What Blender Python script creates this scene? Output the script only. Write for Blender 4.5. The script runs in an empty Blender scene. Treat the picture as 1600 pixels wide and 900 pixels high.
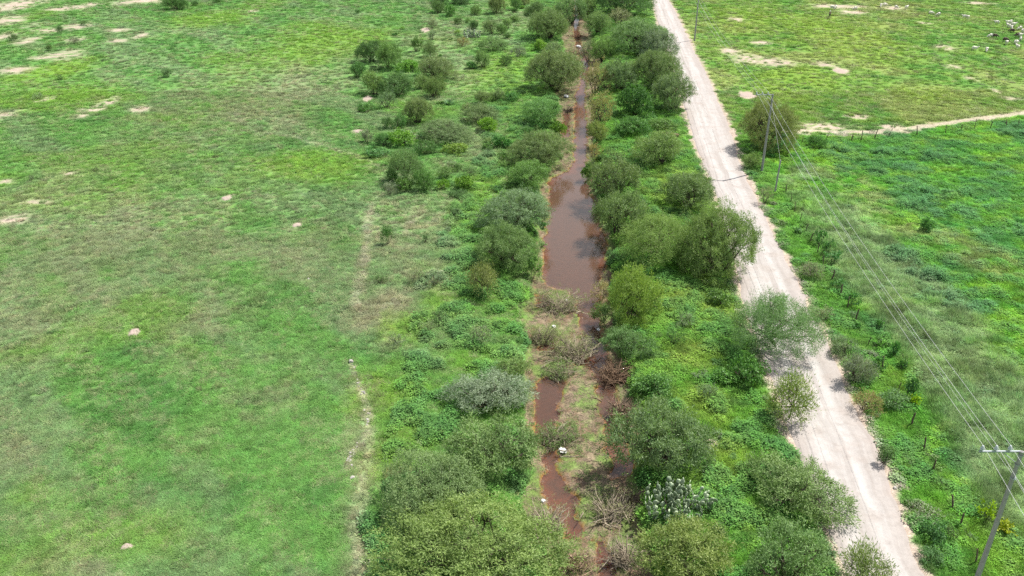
import bpy, bmesh, math, random
import numpy as np
from mathutils import Vector, Matrix

# ------------------------------------------------------------------ scene, camera, sky, sun, exposure
SC = bpy.context.scene
COL = SC.collection
F_PX, CAM_H = 1323.0, 45.0                     # focal length in photo pixels (1600 wide), camera height
TH = math.atan(700.0 / F_PX)                   # pitch below the horizon
cam_d = bpy.data.cameras.new('camera'); cam = bpy.data.objects.new('camera', cam_d); COL.objects.link(cam)
cam.location = (0, 0, CAM_H); cam.rotation_euler = (math.pi / 2 - TH, 0, 0)
cam_d.sensor_width = 36.0; cam_d.lens = 36.0 * F_PX / 1600.0; cam_d.clip_end = 8000; cam_d.clip_start = 0.5
SC.camera = cam

SUN_AZ, SUN_EL = math.radians(58), math.radians(56)      # clockwise from +Y
world = bpy.data.worlds.new('World'); SC.world = world; world.use_nodes = True
wn, wl = world.node_tree.nodes, world.node_tree.links
bg = wn['Background']; bg.inputs[1].default_value = 0.064
sky = wn.new('ShaderNodeTexSky'); sky.sky_type = 'NISHITA'; sky.sun_disc = False
sky.sun_elevation = SUN_EL; sky.sun_rotation = SUN_AZ; sky.air_density = 1.3; sky.dust_density = 1.5
tc = wn.new('ShaderNodeTexCoord'); cn = wn.new('ShaderNodeTexNoise')
cn.inputs['Scale'].default_value = 3.2; cn.inputs['Detail'].default_value = 6
cr = wn.new('ShaderNodeMapRange'); cr.inputs[1].default_value = 0.47; cr.inputs[2].default_value = 0.60; cr.inputs[3].default_value = .06; cr.inputs[4].default_value = 0.85
cmx = wn.new('ShaderNodeMix'); cmx.data_type = 'RGBA'; cmx.inputs[7].default_value = (12.5, 12.7, 13.2, 1)
wl.new(tc.outputs['Generated'], cn.inputs['Vector']); wl.new(cn.outputs['Fac'], cr.inputs[0])
wl.new(cr.outputs[0], cmx.inputs[0]); wl.new(sky.outputs[0], cmx.inputs[6]); wl.new(cmx.outputs[2], bg.inputs[0])

sun_d = bpy.data.lights.new('sun', 'SUN'); sun_d.energy = 5.0; sun_d.angle = math.radians(0.55); sun_d.color = (1.0, 0.955, 0.88)
sun = bpy.data.objects.new('sun', sun_d); COL.objects.link(sun); sun.location = (60, 40, 90)
sv = Vector((math.sin(SUN_AZ) * math.cos(SUN_EL), math.cos(SUN_AZ) * math.cos(SUN_EL), math.sin(SUN_EL)))
sun.rotation_euler = (-sv).to_track_quat('-Z', 'Y').to_euler()
SC.view_settings.view_transform = 'Standard'; SC.view_settings.look = 'None'
SC.view_settings.gamma = 1.0; SC.view_settings.exposure = 0.70
SC.view_settings.use_curve_mapping = False
SC.cycles.max_bounces = 6; SC.cycles.diffuse_bounces = 3; SC.cycles.transparent_max_bounces = 6
SC.cycles.use_adaptive_sampling = True; SC.cycles.adaptive_threshold = 0.01; SC.cycles.use_denoising = False

# ------------------------------------------------------------------ numeric helpers
RNG = np.random.default_rng(7)
random.seed(7)
ST, CT = math.sin(TH), math.cos(TH)

def ray(px, py):
    u, v = (px - 800.0) / F_PX, (py - 450.0) / F_PX
    return u, CT - v * ST, -(ST + v * CT)

def flat(px, py, z=0.0):
    dx, dy, dz = ray(px, py)
    t = (z - CAM_H) / dz
    return dx * t, dy * t

def ppm(py):                                   # photo pixels per metre across the view, on the ground at row py
    return CT * (py + 250.0) / CAM_H

def hash2(ix, iy, s):
    h = (ix.astype(np.int64) * 374761393 + iy.astype(np.int64) * 668265263 + s * 1442695041) & 0xFFFFFFFF
    h = ((h ^ (h >> 13)) * 1274126177) & 0xFFFFFFFF
    return ((h ^ (h >> 16)) & 0xFFFF) / 65535.0

def vnoise(x, y, s=0):
    x = np.asarray(x, float); y = np.asarray(y, float)
    ix, iy = np.floor(x), np.floor(y); fx, fy = x - ix, y - iy
    fx = fx * fx * (3 - 2 * fx); fy = fy * fy * (3 - 2 * fy)
    a, b = hash2(ix, iy, s), hash2(ix + 1, iy, s); c, d = hash2(ix, iy + 1, s), hash2(ix + 1, iy + 1, s)
    return (a * (1 - fx) + b * fx) * (1 - fy) + (c * (1 - fx) + d * fx) * fy

def fbm(x, y, s=0, o=4):
    t, amp, tot = 0.0, 1.0, 0.0
    for k in range(o):
        t = t + amp * vnoise(np.asarray(x) * 2 ** k + 13.7 * k, np.asarray(y) * 2 ** k - 7.1 * k, s + k)
        tot += amp; amp *= 0.55
    return t / tot

def sstep(a, b, x):
    t = np.clip((x - a) / (b - a), 0, 1); return t * t * (3 - 2 * t)

def edge_fn(pts, z):                           # photo pixels of an edge on level z -> x as a function of Y
    w = sorted([flat(px, py, z)[::-1] for px, py in pts])
    ys = np.array([p[0] for p in w]); xs = np.array([p[1] for p in w])
    s0 = (xs[4] - xs[0]) / (ys[4] - ys[0]); s1 = (xs[-1] - xs[-4]) / (ys[-1] - ys[-4])
    ys = np.concatenate([[ys[0] - 60], ys, [ys[-1] + 900]]); xs = np.concatenate([[xs[0] - 60 * s0], xs, [xs[-1] + 900 * s1]])
    return lambda Y: np.interp(Y, ys, xs)

ZW = -1.16
ch_l = edge_fn([(893, 0), (882, 60), (888, 100), (873, 150), (872, 200), (878, 250), (854, 280), (850, 330), (845, 400), (838, 440), (832, 480), (828, 520), (826, 600), (828, 650), (832, 700), (835, 750), (820, 790), (835, 830), (860, 870), (875, 900), (885, 940)], -1.1)
ch_r = edge_fn([(912, 0), (922, 60), (935, 100), (925, 150), (925, 200), (922, 250), (925, 300), (940, 340), (955, 400), (948, 430), (948, 480), (957, 540), (972, 600), (985, 660), (995, 700), (995, 760), (995, 800), (1000, 850), (1010, 900), (1018, 940)], -1.1)
rd_l = edge_fn([(1018, 0), (1030, 50), (1050, 110), (1068, 170), (1085, 225), (1104, 275), (1117, 305), (1133, 360), (1146, 410), (1154, 460), (1167, 500), (1190, 560), (1213, 620), (1229, 675), (1247, 717), (1270, 775), (1290, 830), (1308, 880), (1315, 900), (1338, 960)], 0.1)
rd_r = edge_fn([(1046, 0), (1062, 30), (1082, 72), (1110, 125), (1127, 165), (1141, 195), (1150, 225), (1160, 262), (1176, 290), (1186, 317), (1202, 345), (1216, 375), (1237, 415), (1256, 450), (1268, 490), (1287, 515), (1303, 545), (1318, 590), (1335, 630), (1354, 662), (1371, 695), (1388, 732), (1394, 760), (1408, 795), (1421, 830), (1438, 875), (1450, 900), (1478, 960)], 0.1)

def poly_world(pts, z=0.0):
    return np.array([flat(px, py, z) for px, py in pts])

def inside(P, X, Y):
    r = np.zeros(X.shape, bool); n = len(P); j = n - 1
    for i in range(n):
        xi, yi = P[i]; xj, yj = P[j]
        c = ((yi > Y) != (yj > Y)) & (X < (xj - xi) * (Y - yi) / (yj - yi + 1e-12) + xi)
        r ^= c; j = i
    return r

def seg_dist(P, X, Y, closed=False):
    d = np.full(X.shape, 1e9); n = len(P)
    for i in range(n if closed else n - 1):
        ax, ay = P[i]; bx, by = P[(i + 1) % n]
        vx, vy = bx - ax, by - ay; L = vx * vx + vy * vy + 1e-9
        t = np.clip(((X - ax) * vx + (Y - ay) * vy) / L, 0, 1)
        d = np.minimum(d, np.hypot(X - ax - t * vx, Y - ay - t * vy))
    return d

WATER = [poly_world(p, ZW) for p in [
    [(899, -40), (897, 20), (897, 60), (910, 100), (904, 140), (899, 150), (899, 200), (898, 250), (890, 268), (860, 280), (857, 300), (857, 330), (853, 360), (850, 400), (848, 432), (858, 447), (880, 452), (900, 470), (905, 500), (912, 540), (922, 570), (930, 600), (938, 640), (942, 660), (950, 700), (955, 745),
     (985, 745), (985, 700), (968, 660), (960, 620), (955, 580), (945, 540), (936, 500), (934, 460), (937, 432), (949, 410), (947, 380), (932, 330), (919, 290), (916, 250), (917, 200), (914, 170), (914, 140), (920, 100), (905, 60), (904, 20), (906, -40)],
    [(848, 592), (882, 588), (880, 604), (869, 630), (868, 690), (872, 712), (873, 735), (887, 760), (898, 785), (902, 810), (911, 830), (909, 846), (885, 843), (878, 812), (858, 790), (848, 740), (848, 700), (834, 670), (834, 610)],
    [(880, 178), (889, 178), (890, 215), (879, 215)],
    [(930, 842), (945, 850), (957, 870), (966, 900), (975, 940), (940, 940), (938, 880)],
    [(836, 463), (852, 463), (854, 477), (838, 478)], [(846, 530), (866, 530), (868, 545), (848, 546)], [(905, 550), (925, 548), (922, 572), (903, 570)]]]

def water_sd(X, Y):                            # > 0 inside the water, metres from the shore
    out = np.full(X.shape, -30.0)
    for P in WATER:
        m = (X > P[:, 0].min() - 3) & (X < P[:, 0].max() + 3) & (Y > P[:, 1].min() - 3) & (Y < P[:, 1].max() + 3)
        if not m.any(): continue
        x, y = X[m], Y[m]; d = seg_dist(P, x, y, True); ins = inside(P, x, y)
        out[m] = np.maximum(out[m], np.where(ins, d, -d))
    return out + (fbm(X * 1.1, Y * 0.8, 91, 4) - 0.5) * 1.4

def terrain(X, Y):
    X = np.asarray(X, float); Y = np.asarray(Y, float)
    shp = X.shape; X = X.ravel(); Y = Y.ravel()
    z = (fbm(X * 0.035, Y * 0.035, 3, 3) - 0.5) * 0.7 + (fbm(X * 0.5, Y * 0.5, 5, 3) - 0.5) * 0.16
    l, r = ch_l(Y), ch_r(Y); rl, rr = rd_l(Y), rd_r(Y)
    wob = (fbm(X * 0.35, Y * 0.35, 21, 3) - 0.5) * 2.4
    out = np.maximum(l - X, X - r) + wob                 # > 0 outside the channel
    near = np.exp(-np.clip(out, 0, 99) / 6.0)
    z = z * (1 - 0.6 * near)
    mound = np.where((X > r) & (X < rl), np.sin(np.clip((X - r) / np.maximum(rl - r, 1), 0, 1) * math.pi) * 0.55, 0)
    z = z + mound
    k = sstep(-0.3, 2.0, out)
    bed = -1.03 + (fbm(X * 0.9, Y * 0.9, 31, 3) - 0.5) * 0.16
    m = out < 3
    wsd = np.full(X.shape, -5.0)
    if m.any(): wsd[m] = water_sd(X[m], Y[m])
    bed = bed - 0.42 * sstep(-0.25, 0.35, wsd)
    z = bed * (1 - k) + z * k
    rc = np.maximum(rl - X, X - rr)                       # < 0 on the road
    zr = 0.12 + (fbm(X * 0 + 1.0, Y * 0.02, 8, 2) - 0.5) * 0.3
    kr = sstep(2.2, 0.0, rc)
    z = z * (1 - kr) + zr * kr - 0.14 * sstep(-0.15, -0.9, rc)
    return z.reshape(shp)

def tz(x, y):
    return float(terrain(np.array([x]), np.array([y]))[0])

def gp(px, py):                                # photo pixel -> point on the terrain
    z = 0.0
    for _ in range(14):
        x, y = flat(px, py, z); z = 0.5 * z + 0.5 * tz(x, y)
    return x, y, tz(x, y)

# ------------------------------------------------------------------ ground colour (albedo of soils and sward)
def ell(X, Y, px, py, rx, ry, s, soft=0.35):
    cx, cy = flat(px, py); ax = rx / ppm(py); y2 = flat(px, py - ry)[1]; y1 = flat(px, py + ry)[1]; ay = (y2 - y1) / 2
    m = (np.abs(X - cx) < 2 * ax) & (np.abs(Y - cy) < 2 * ay)
    o = np.zeros(X.shape)
    if m.any():
        x, y = X[m], Y[m]
        d = np.hypot((x - cx) / ax, (y - cy) / ay) + (fbm(x * 2.2 / max(ax, .6), y * 2.2 / max(ay, .6), s, 4) - 0.5) * 1.3
        o[m] = sstep(1 + soft, 1 - soft, d)
    return o

BARE = [(25, 8, 34, 9), (95, 15, 22, 3), (120, 12, 20, 3), (195, 5, 16, 4), (230, 2, 30, 4), (145, 8, 12, 3), (12, 32, 20, 7), (48, 40, 10, 4), (78, 47, 20, 4), (120, 42, 20, 4),
        (5, 56, 12, 5), (42, 63, 14, 6), (120, 62, 14, 4), (185, 48, 16, 3), (218, 56, 10, 4), (100, 86, 28, 7), (58, 90, 12, 3), (25, 110, 22, 5), (185, 64, 12, 3), (70, 157, 12, 4), (145, 172, 16, 4),
        (168, 160, 14, 7), (220, 171, 16, 5), (10, 180, 14, 6), (128, 182, 12, 4), (395, 17, 8, 2), (10, 283, 10, 4), (15, 345, 24, 7), (60, 315, 18, 4), (110, 270, 8, 4),
        (1305, 10, 40, 3), (1395, 12, 16, 3), (1330, 19, 24, 3), (1210, 98, 30, 6), (1170, 92, 28, 7), (1290, 101, 16, 4), (1475, 75, 12, 4), (1490, 105, 10, 3), (1190, 66, 14, 3), (1140, 80, 16, 4),
        (1445, 36, 10, 2), (1530, 5, 20, 2), (1285, 196, 40, 5), (1340, 182, 18, 3), (1388, 197, 18, 4), (1580, 155, 14, 3), (1150, 30, 10, 3)]
DRY = [(640, 355, 75, 40), (590, 490, 45, 28), (655, 435, 45, 24), (620, 470, 30, 18), (560, 660, 22, 60), (560, 780, 24, 60), (555, 880, 26, 40), (620, 735, 35, 24), (570, 400, 14, 55),
       (200, 390, 190, 70), (60, 520, 90, 60), (330, 500, 60, 60), (230, 330, 140, 40), (50, 310, 60, 40), (350, 160, 120, 70), (480, 130, 70, 60), (40, 700, 40, 40), (330, 690, 40, 30), (700, 320, 30, 22), (745, 200, 30, 40),
       (680, 60, 50, 30), (730, 120, 30, 24), (770, 240, 40, 14), (700, 260, 30, 12), (745, 180, 14, 12), (420, 600, 60, 60), (480, 380, 60, 50), (120, 880, 90, 30), (690, 545, 8, 40), (800, 30, 60, 20), (600, 540, 18, 16), (650, 520, 14, 10)]
YEL = [(635, 510, 40, 24), (600, 610, 60, 40), (640, 690, 50, 30), (730, 560, 40, 24), (690, 470, 30, 20), (760, 330, 40, 30), (770, 400, 40, 20), (590, 720, 30, 30), (800, 110, 50, 34), (750, 290, 30, 14), (500, 60, 90, 30),
       (330, 30, 60, 12), (60, 118, 50, 14), (110, 105, 40, 16), (480, 260, 100, 24), (100, 150, 120, 20), (1220, 150, 40, 20), (1300, 40, 60, 24), (1180, 30, 60, 20), (1330, 70, 70, 26), (1250, 120, 60, 20), (1450, 150, 50, 14),
       (1120, 470, 40, 40), (1080, 560, 40, 24), (1100, 640, 40, 30), (1130, 720, 30, 30), (1050, 470, 30, 20), (1060, 300, 50, 30)]

MOUNDS = [(211, 519, 11, 'pinkish bare ant mound in the lower left meadow'), (355, 310, 9, 'pinkish ant mound in the middle of the left meadow'), (464, 352, 7, 'small ant mound in the left meadow near its right side'),
          (197, 854, 8, 'ant mound near the bottom of the left meadow'), (1113, 699, 13, 'round pink soil mound between the dark olive tree and the road'), (1312, 111, 12, 'oval pink soil mound in the upper right pasture'),
          (1168, 149, 14, 'flat pink soil mound just left of the middle power pole top'), (575, 154, 10, 'pale soil mound at the edge of the left scrub, beside the double bush'), (559, 205, 7, 'little pale soil mound farthest left of the scrub'),
          (665, 47, 7, 'pale soil mound by the far scrub edge near two grey shrubs'), (1105, 448, 6, 'small pale soil mound on the bright bank beside the road')]
def mixc(c, t, m):
    return c * (1 - m[:, None]) + np.array(t)[None, :] * m[:, None]

STRAW = poly_world([(1290, 268), (1330, 300), (1380, 345), (1440, 375), (1500, 405), (1560, 430), (1620, 460), (1640, 440), (1560, 400), (1490, 372), (1430, 345), (1370, 305), (1320, 262)])
LONG = poly_world([(1225, 270), (1300, 400), (1400, 520), (1480, 640), (1560, 800), (1640, 960), (1800, 960), (1640, 700), (1600, 600), (1500, 480), (1420, 410), (1340, 330), (1270, 262)])
TRACK = poly_world([(1225, 205), (1270, 203), (1320, 205), (1370, 204), (1430, 199), (1500, 191), (1560, 183), (1620, 175), (1800, 150)])
TRACK2 = poly_world([(1240, 209), (1320, 211), (1400, 208), (1440, 202)])
PATH = poly_world([(582, 318), (575, 345), (570, 400), (562, 450), (556, 480)])
PATH2 = poly_world([(572, 650), (575, 700), (566, 760), (556, 820), (563, 880), (560, 940)])
PATH3 = poly_world([(330, 205), (400, 205), (470, 217), (540, 240), (600, 262)])
RUIN = poly_world([(548, 566), (556, 580), (561, 597), (566, 612), (572, 628), (575, 645), (574, 662), (567, 680), (556, 700), (547, 716), (545, 728)])
CROP = [(1432, 300, 34, 20), (1440, 325, 30, 14), (1505, 330, 22, 12), (1455, 352, 10, 10), (1360, 240, 34, 9), (1310, 238, 26, 9), (1420, 262, 24, 8), (1470, 245, 26, 6), (1560, 270, 30, 9), (1540, 320, 22, 8), (1580, 320, 20, 8), (1580, 208, 26, 7), (1410, 400, 24, 10), (1450, 430, 24, 8), (1500, 300, 18, 6), (1480, 470, 40, 10), (1540, 480, 30, 10), (1370, 270, 20, 7), (1590, 360, 20, 10), (1530, 365, 16, 8), (1320, 262, 14, 6), (1400, 236, 26, 6)]
STREAK = poly_world([(1500, 118), (1520, 124), (1545, 135), (1560, 145)])

def zones(X, Y):
    """albedo, plus masks used to scatter the plants"""
    n_big = fbm(X * 0.05, Y * 0.05, 41, 4); n_mid = fbm(X * 0.22, Y * 0.22, 51, 4); n_sm = fbm(X * 0.9, Y * 0.9, 61, 3)
    wx = X * 0.12 + Y * 0.10; wy = -X * 0.02 + Y * 0.035
    n_str = fbm(wx, wy, 71, 4)
    rl, rr, l, r = rd_l(Y), rd_r(Y), ch_l(Y), ch_r(Y)
    N = len(X); c = np.tile(np.array([0.098, 0.218, 0.050]), (N, 1))
    c = mixc(c, (0.068, 0.172, 0.040), sstep(0.46, 0.60, n_mid) * 0.85)
    c = mixc(c, (0.145, 0.205, 0.100), sstep(0.50, 0.66, n_str) * 0.6)
    c = mixc(c, (0.118, 0.228, 0.036), sstep(0.54, 0.68, n_big) * 0.7)
    left = X < l
    for i, e in enumerate(DRY):
        m = ell(X, Y, *e, s=200 + i, soft=0.6) * sstep(0.30, 0.56, n_mid * 0.5 + n_sm * 0.5) * (.85 if i < 4 else .45)
        c = mixc(c, (0.215, 0.215, 0.125), m)
    for i, e in enumerate(YEL):
        m = ell(X, Y, *e, s=300 + i, soft=0.6) * 0.75
        c = mixc(c, (0.135, 0.245, 0.030), m)
    # right bank strip, field and far pasture
    strip = (X > r) & (X < rl)
    cs = np.tile(np.array([0.085, 0.215, 0.022]), (N, 1)); cs = mixc(cs, (0.122, 0.248, 0.032), sstep(0.48, 0.62, n_mid)); cs = mixc(cs, (0.06, 0.15, 0.03), sstep(0.52, 0.66, n_sm) * .7)
    lb = (X <= l) & (X > l - 13 - 8 * (n_big - .5))
    c = np.where((strip)[:, None], cs, c)
    mlb = sstep(15, 6, l - X) * left * 0.6; c = c * (1 - mlb[:, None]) + cs * mlb[:, None]
    field = X >= rr
    ytr = np.interp(X, TRACK[:, 0], TRACK[:, 1])
    cf = np.tile(np.array([0.075, 0.235, 0.018]), (N, 1))
    rows = fbm(X * 0.10 + Y * 0.05, Y * 0.32 - X * 0.10, 81, 4)
    cf = mixc(cf, (0.125, 0.275, 0.020), sstep(0.50, 0.62, rows)); cf = mixc(cf, (0.04, 0.16, 0.03), sstep(0.52, 0.62, n_mid) * .8)
    ms = np.where(inside(STRAW, X, Y), 1.0, sstep(3.0, 0.0, seg_dist(STRAW, X, Y, True))) * sstep(0.36, 0.54, n_mid * .6 + n_sm * .4)
    ml = np.where(inside(LONG, X, Y), 1.0, sstep(2.5, 0.0, seg_dist(LONG, X, Y, True))) * sstep(0.30, 0.50, n_big * .4 + n_mid * .6)
    cf = mixc(cf, (0.165, 0.225, 0.098), ml * .8); cf = cf * (1 - .25 * ml[:, None] * sstep(.50, .62, fbm(X * .5 - Y * .2, Y * .45, 131, 3))[:, None]); cf = mixc(cf, (0.22, 0.265, 0.085), ms * .6)
    crop = np.zeros(N)
    for i, e in enumerate(CROP): crop = np.maximum(crop, ell(X, Y, *e, s=600 + i, soft=.5))
    crop = crop * sstep(.36, .52, n_sm); cf = mixc(cf, (0.058, 0.172, 0.052), crop * .8)
    cp = np.tile(np.array([0.125, 0.225, 0.035]), (N, 1)); cp = mixc(cp, (0.075, 0.19, 0.025), sstep(0.48, 0.62, n_mid)); cp = mixc(cp, (0.20, 0.245, 0.07), sstep(0.52, 0.66, n_big) * .8)
    far = sstep(ytr - 1, ytr + 2, Y)
    cf = cf * (1 - far[:, None]) + cp * far[:, None]
    c = np.where(field[:, None], cf, c)
    for i, e in enumerate(YEL):
        if e[0] > 1000: c = mixc(c, (0.16, 0.25, 0.03), ell(X, Y, *e, s=300 + i, soft=.6) * .7)
    verge = field * sstep(5.5, 3.0, X - rr) * (Y < ytr)
    c = c * (1 - .7 * verge[:, None]) + cs * .7 * verge[:, None]
    # bare soil
    bare = np.zeros(N); broken = sstep(.22, .46, fbm(X * 2.3, Y * 1.6, 402, 3))
    for i, e in enumerate(BARE): bare = np.maximum(bare, ell(X, Y, *e, s=400 + i, soft=.7) * broken)
    for i, e in enumerate(MOUNDS): bare = np.maximum(bare, ell(X, Y, e[0], e[1], e[2] * 1.0, e[2] * .5, s=450 + i, soft=.25))
    for P, w in ((TRACK, 1.15), (TRACK2, .4)):
        bare = np.maximum(bare, sstep(w + .5, w - .4, seg_dist(P, X, Y) + (n_sm - .5) * 1.6) * (.72 + .28 * n_sm))
    bare = np.maximum(bare, sstep(.9, .2, seg_dist(STREAK, X, Y) + (n_sm - .5)) * .8)
    for P, w, k in ((RUIN, .22, .5), (PATH, .45, .40), (PATH2, .55, .38), (PATH3, .2, .35)):
        bare = np.maximum(bare, sstep(w + .4, w - .2, seg_dist(P, X, Y) + (n_sm - .5) * 1.1) * k)
    rc = np.maximum(rl - X, X - rr) + (n_sm - .5) * 2.2
    bare = np.maximum(bare, sstep(1.0, -0.1, rc))
    soil = np.array([0.37, 0.30, 0.245])[None, :] * (0.85 + 0.3 * n_sm[:, None])
    c = c * (1 - bare[:, None]) + soil * bare[:, None]
    # stream channel
    wob = (fbm(X * 0.35, Y * 0.35, 21, 3) - 0.5) * 2.4
    out = np.maximum(l - X, X - r) + wob
    chm = sstep(1.1, 0.2, out + (n_sm - .5) * .8)
    mud = np.tile(np.array([0.150, 0.102, 0.066]), (N, 1)); mud = mixc(mud, (0.20, 0.160, 0.105), sstep(.45, .62, n_sm))
    gi = sstep(0.42, 0.56, fbm(X * .7, Y * .5, 95, 4)) * (.6 + .4 * sstep(170, 90, Y))
    mud = mixc(mud, (0.115, 0.185, 0.045), gi * .85)
    m = (out < 3); wsd = np.full(N, -5.0)
    if m.any(): wsd[m] = water_sd(X[m], Y[m])
    mud = mixc(mud, (0.225, 0.092, 0.030), sstep(-.35, .10, wsd)); mud = mixc(mud, (0.085, 0.060, 0.044), sstep(.2, .9, wsd + (n_mid - .5) * 2.5) * .8)
    c = c * (1 - chm[:, None]) + mud * chm[:, None]
    return c, dict(crop=crop, grassy=(1 - bare) * (1 - chm) * np.where(field & (Y >= ytr), .4, np.where(field, .6, 1.0)), bare=bare, chan=chm, wet=wsd, rc=np.maximum(rl - X, X - rr), strip=strip, field=field & (Y < ytr), pasture=field & (Y >= ytr), left=left, lb=lb, ms=ms, ml=ml, out=out, gi=gi)

# ------------------------------------------------------------------ materials
def nodes(name):
    m = bpy.data.materials.new(name); m.use_nodes = True
    return m, m.node_tree.nodes, m.node_tree.links

def noise(n, l, scale, detail=4, src=None, vec=None, rough=.55):
    t = n.new('ShaderNodeTexNoise'); t.inputs['Scale'].default_value = scale; t.inputs['Detail'].default_value = detail; t.inputs['Roughness'].default_value = rough
    if vec is None:
        g = n.new('ShaderNodeNewGeometry'); vec = g.outputs['Position']
    l.new(vec, t.inputs['Vector']); return t.outputs['Fac']

def mrange(n, l, v, a, b, c, d):
    t = n.new('ShaderNodeMapRange'); l.new(v, t.inputs[0])
    for i, x in enumerate((a, b, c, d)): t.inputs[i + 1].default_value = x
    return t.outputs[0]

def mixn(n, l, f, a, b, mode='MIX'):
    t = n.new('ShaderNodeMix'); t.data_type = 'RGBA'; t.blend_type = mode
    for s, i in ((f, 0), (a, 6), (b, 7)):
        if isinstance(s, (int, float)): t.inputs[i].default_value = s
        elif isinstance(s, tuple): t.inputs[i].default_value = (*s, 1)
        else: l.new(s, t.inputs[i])
    return t.outputs[2]

def bump(n, l, h, strength, dist):
    b = n.new('ShaderNodeBump'); b.inputs['Strength'].default_value = strength; b.inputs['Distance'].default_value = dist
    l.new(h, b.inputs['Height']); return b.outputs[0]

def gain(n, l, c, f):                          # colour times a scalar
    t = n.new('ShaderNodeVectorMath'); t.operation = 'SCALE'; l.new(c, t.inputs[0]); l.new(f, t.inputs['Scale']); return t.outputs[0]

def ground_material():
    m, n, l = nodes('ground'); p = n['Principled BSDF']
    a = n.new('ShaderNodeAttribute'); a.attribute_name = 'albedo'
    c = a.outputs['Color']
    g = n.new('ShaderNodeNewGeometry'); mp = n.new('ShaderNodeMapping'); l.new(g.outputs['Position'], mp.inputs[0])
    mp.inputs['Rotation'].default_value = (0, 0, math.radians(38)); mp.inputs['Scale'].default_value = (.42, 1.5, 1)
    f1 = noise(n, l, 1.5, 6, rough=.68); f2 = noise(n, l, 5.5, 4, rough=.7); f3 = noise(n, l, .35, 5)
    st = noise(n, l, .55, 7, vec=mp.outputs[0], rough=.7)
    ga = n.new('ShaderNodeAttribute'); ga.attribute_name = 'grassy'
    def gm(f, lo, hi, k):
        t = n.new('ShaderNodeMath'); t.operation = 'MULTIPLY'; l.new(mrange(n, l, f, lo, hi, 0, k), t.inputs[0]); l.new(ga.outputs['Fac'], t.inputs[1]); return t.outputs[0]
    c = mixn(n, l, gm(st, .49, .65, .5), c, (.205, .228, .140))
    c = mixn(n, l, gm(noise(n, l, .8, 6, rough=.7), .50, .62, .8), c, (.064, .165, .044))
    c = mixn(n, l, gm(noise(n, l, 1.2, 6, rough=.72), .53, .64, .65), c, (.118, .262, .042))
    c = gain(n, l, c, mrange(n, l, f1, .3, .7, .72, 1.32))
    c = gain(n, l, c, mrange(n, l, f2, .28, .72, .55, 1.5))
    c = gain(n, l, c, mrange(n, l, f3, .3, .7, .88, 1.12))
    l.new(c, p.inputs['Base Color']); p.inputs['Roughness'].default_value = .95; p.inputs['Specular IOR Level'].default_value = .12
    l.new(bump(n, l, f2, .55, .08), p.inputs['Normal'])
    return m

def leaf_material(name, dark, mid, light, trans=.28, rough=.55):
    m, n, l = nodes(name); p = n['Principled BSDF']; out = n['Material Output']
    a = n.new('ShaderNodeAttribute'); a.attribute_name = 'tint'
    oi = n.new('ShaderNodeObjectInfo')
    cr = n.new('ShaderNodeValToRGB'); e = cr.color_ramp.elements
    e[0].position = 0; e[0].color = (*dark, 1); e[1].position = 1; e[1].color = (*light, 1)
    k = e.new(.5); k.color = (*mid, 1)
    l.new(a.outputs['Fac'], cr.inputs[0])
    c = mixn(n, l, 1.0, cr.outputs[0], oi.outputs['Color'], 'MULTIPLY')
    l.new(c, p.inputs['Base Color']); p.inputs['Roughness'].default_value = rough; p.inputs['Specular IOR Level'].default_value = .25
    t = n.new('ShaderNodeBsdfTranslucent'); l.new(mixn(n, l, 1.0, c, (1.2, 1.3, .7), 'MULTIPLY'), t.inputs[0])
    mx = n.new('ShaderNodeMixShader'); mx.inputs[0].default_value = trans
    l.new(p.outputs[0], mx.inputs[1]); l.new(t.outputs[0], mx.inputs[2]); l.new(mx.outputs[0], out.inputs[0])
    return m

def scatter_material(name, trans=.25):
    m, n, l = nodes(name); p = n['Principled BSDF']; out = n['Material Output']
    a = n.new('ShaderNodeAttribute'); a.attribute_type = 'INSTANCER'; a.attribute_name = 'scol'
    b = n.new('ShaderNodeAttribute'); b.attribute_name = 'tint'
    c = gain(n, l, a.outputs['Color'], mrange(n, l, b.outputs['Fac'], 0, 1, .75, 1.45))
    l.new(c, p.inputs['Base Color']); p.inputs['Roughness'].default_value = .7; p.inputs['Specular IOR Level'].default_value = .2
    t = n.new('ShaderNodeBsdfTranslucent'); l.new(c, t.inputs[0])
    mx = n.new('ShaderNodeMixShader'); mx.inputs[0].default_value = trans
    l.new(p.outputs[0], mx.inputs[1]); l.new(t.outputs[0], mx.inputs[2]); l.new(mx.outputs[0], out.inputs[0])
    return m

def plain(name, col, rough=.8, var=.25, scale=6.0, metal=0.0, spec=.3, bmp=0.0, tinted=False):
    m, n, l = nodes(name); p = n['Principled BSDF']
    f = noise(n, l, scale, 5)
    rgb = n.new('ShaderNodeRGB'); rgb.outputs[0].default_value = (*col, 1); c = rgb.outputs[0]
    if tinted:
        oi = n.new('ShaderNodeObjectInfo'); c = mixn(n, l, 1.0, c, oi.outputs['Color'], 'MULTIPLY')
    l.new(gain(n, l, c, mrange(n, l, f, .3, .7, 1 - var, 1 + var)), p.inputs['Base Color'])
    p.inputs['Roughness'].default_value = rough; p.inputs['Metallic'].default_value = metal; p.inputs['Specular IOR Level'].default_value = spec
    if bmp: l.new(bump(n, l, f, bmp, .05), p.inputs['Normal'])
    return m

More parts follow.
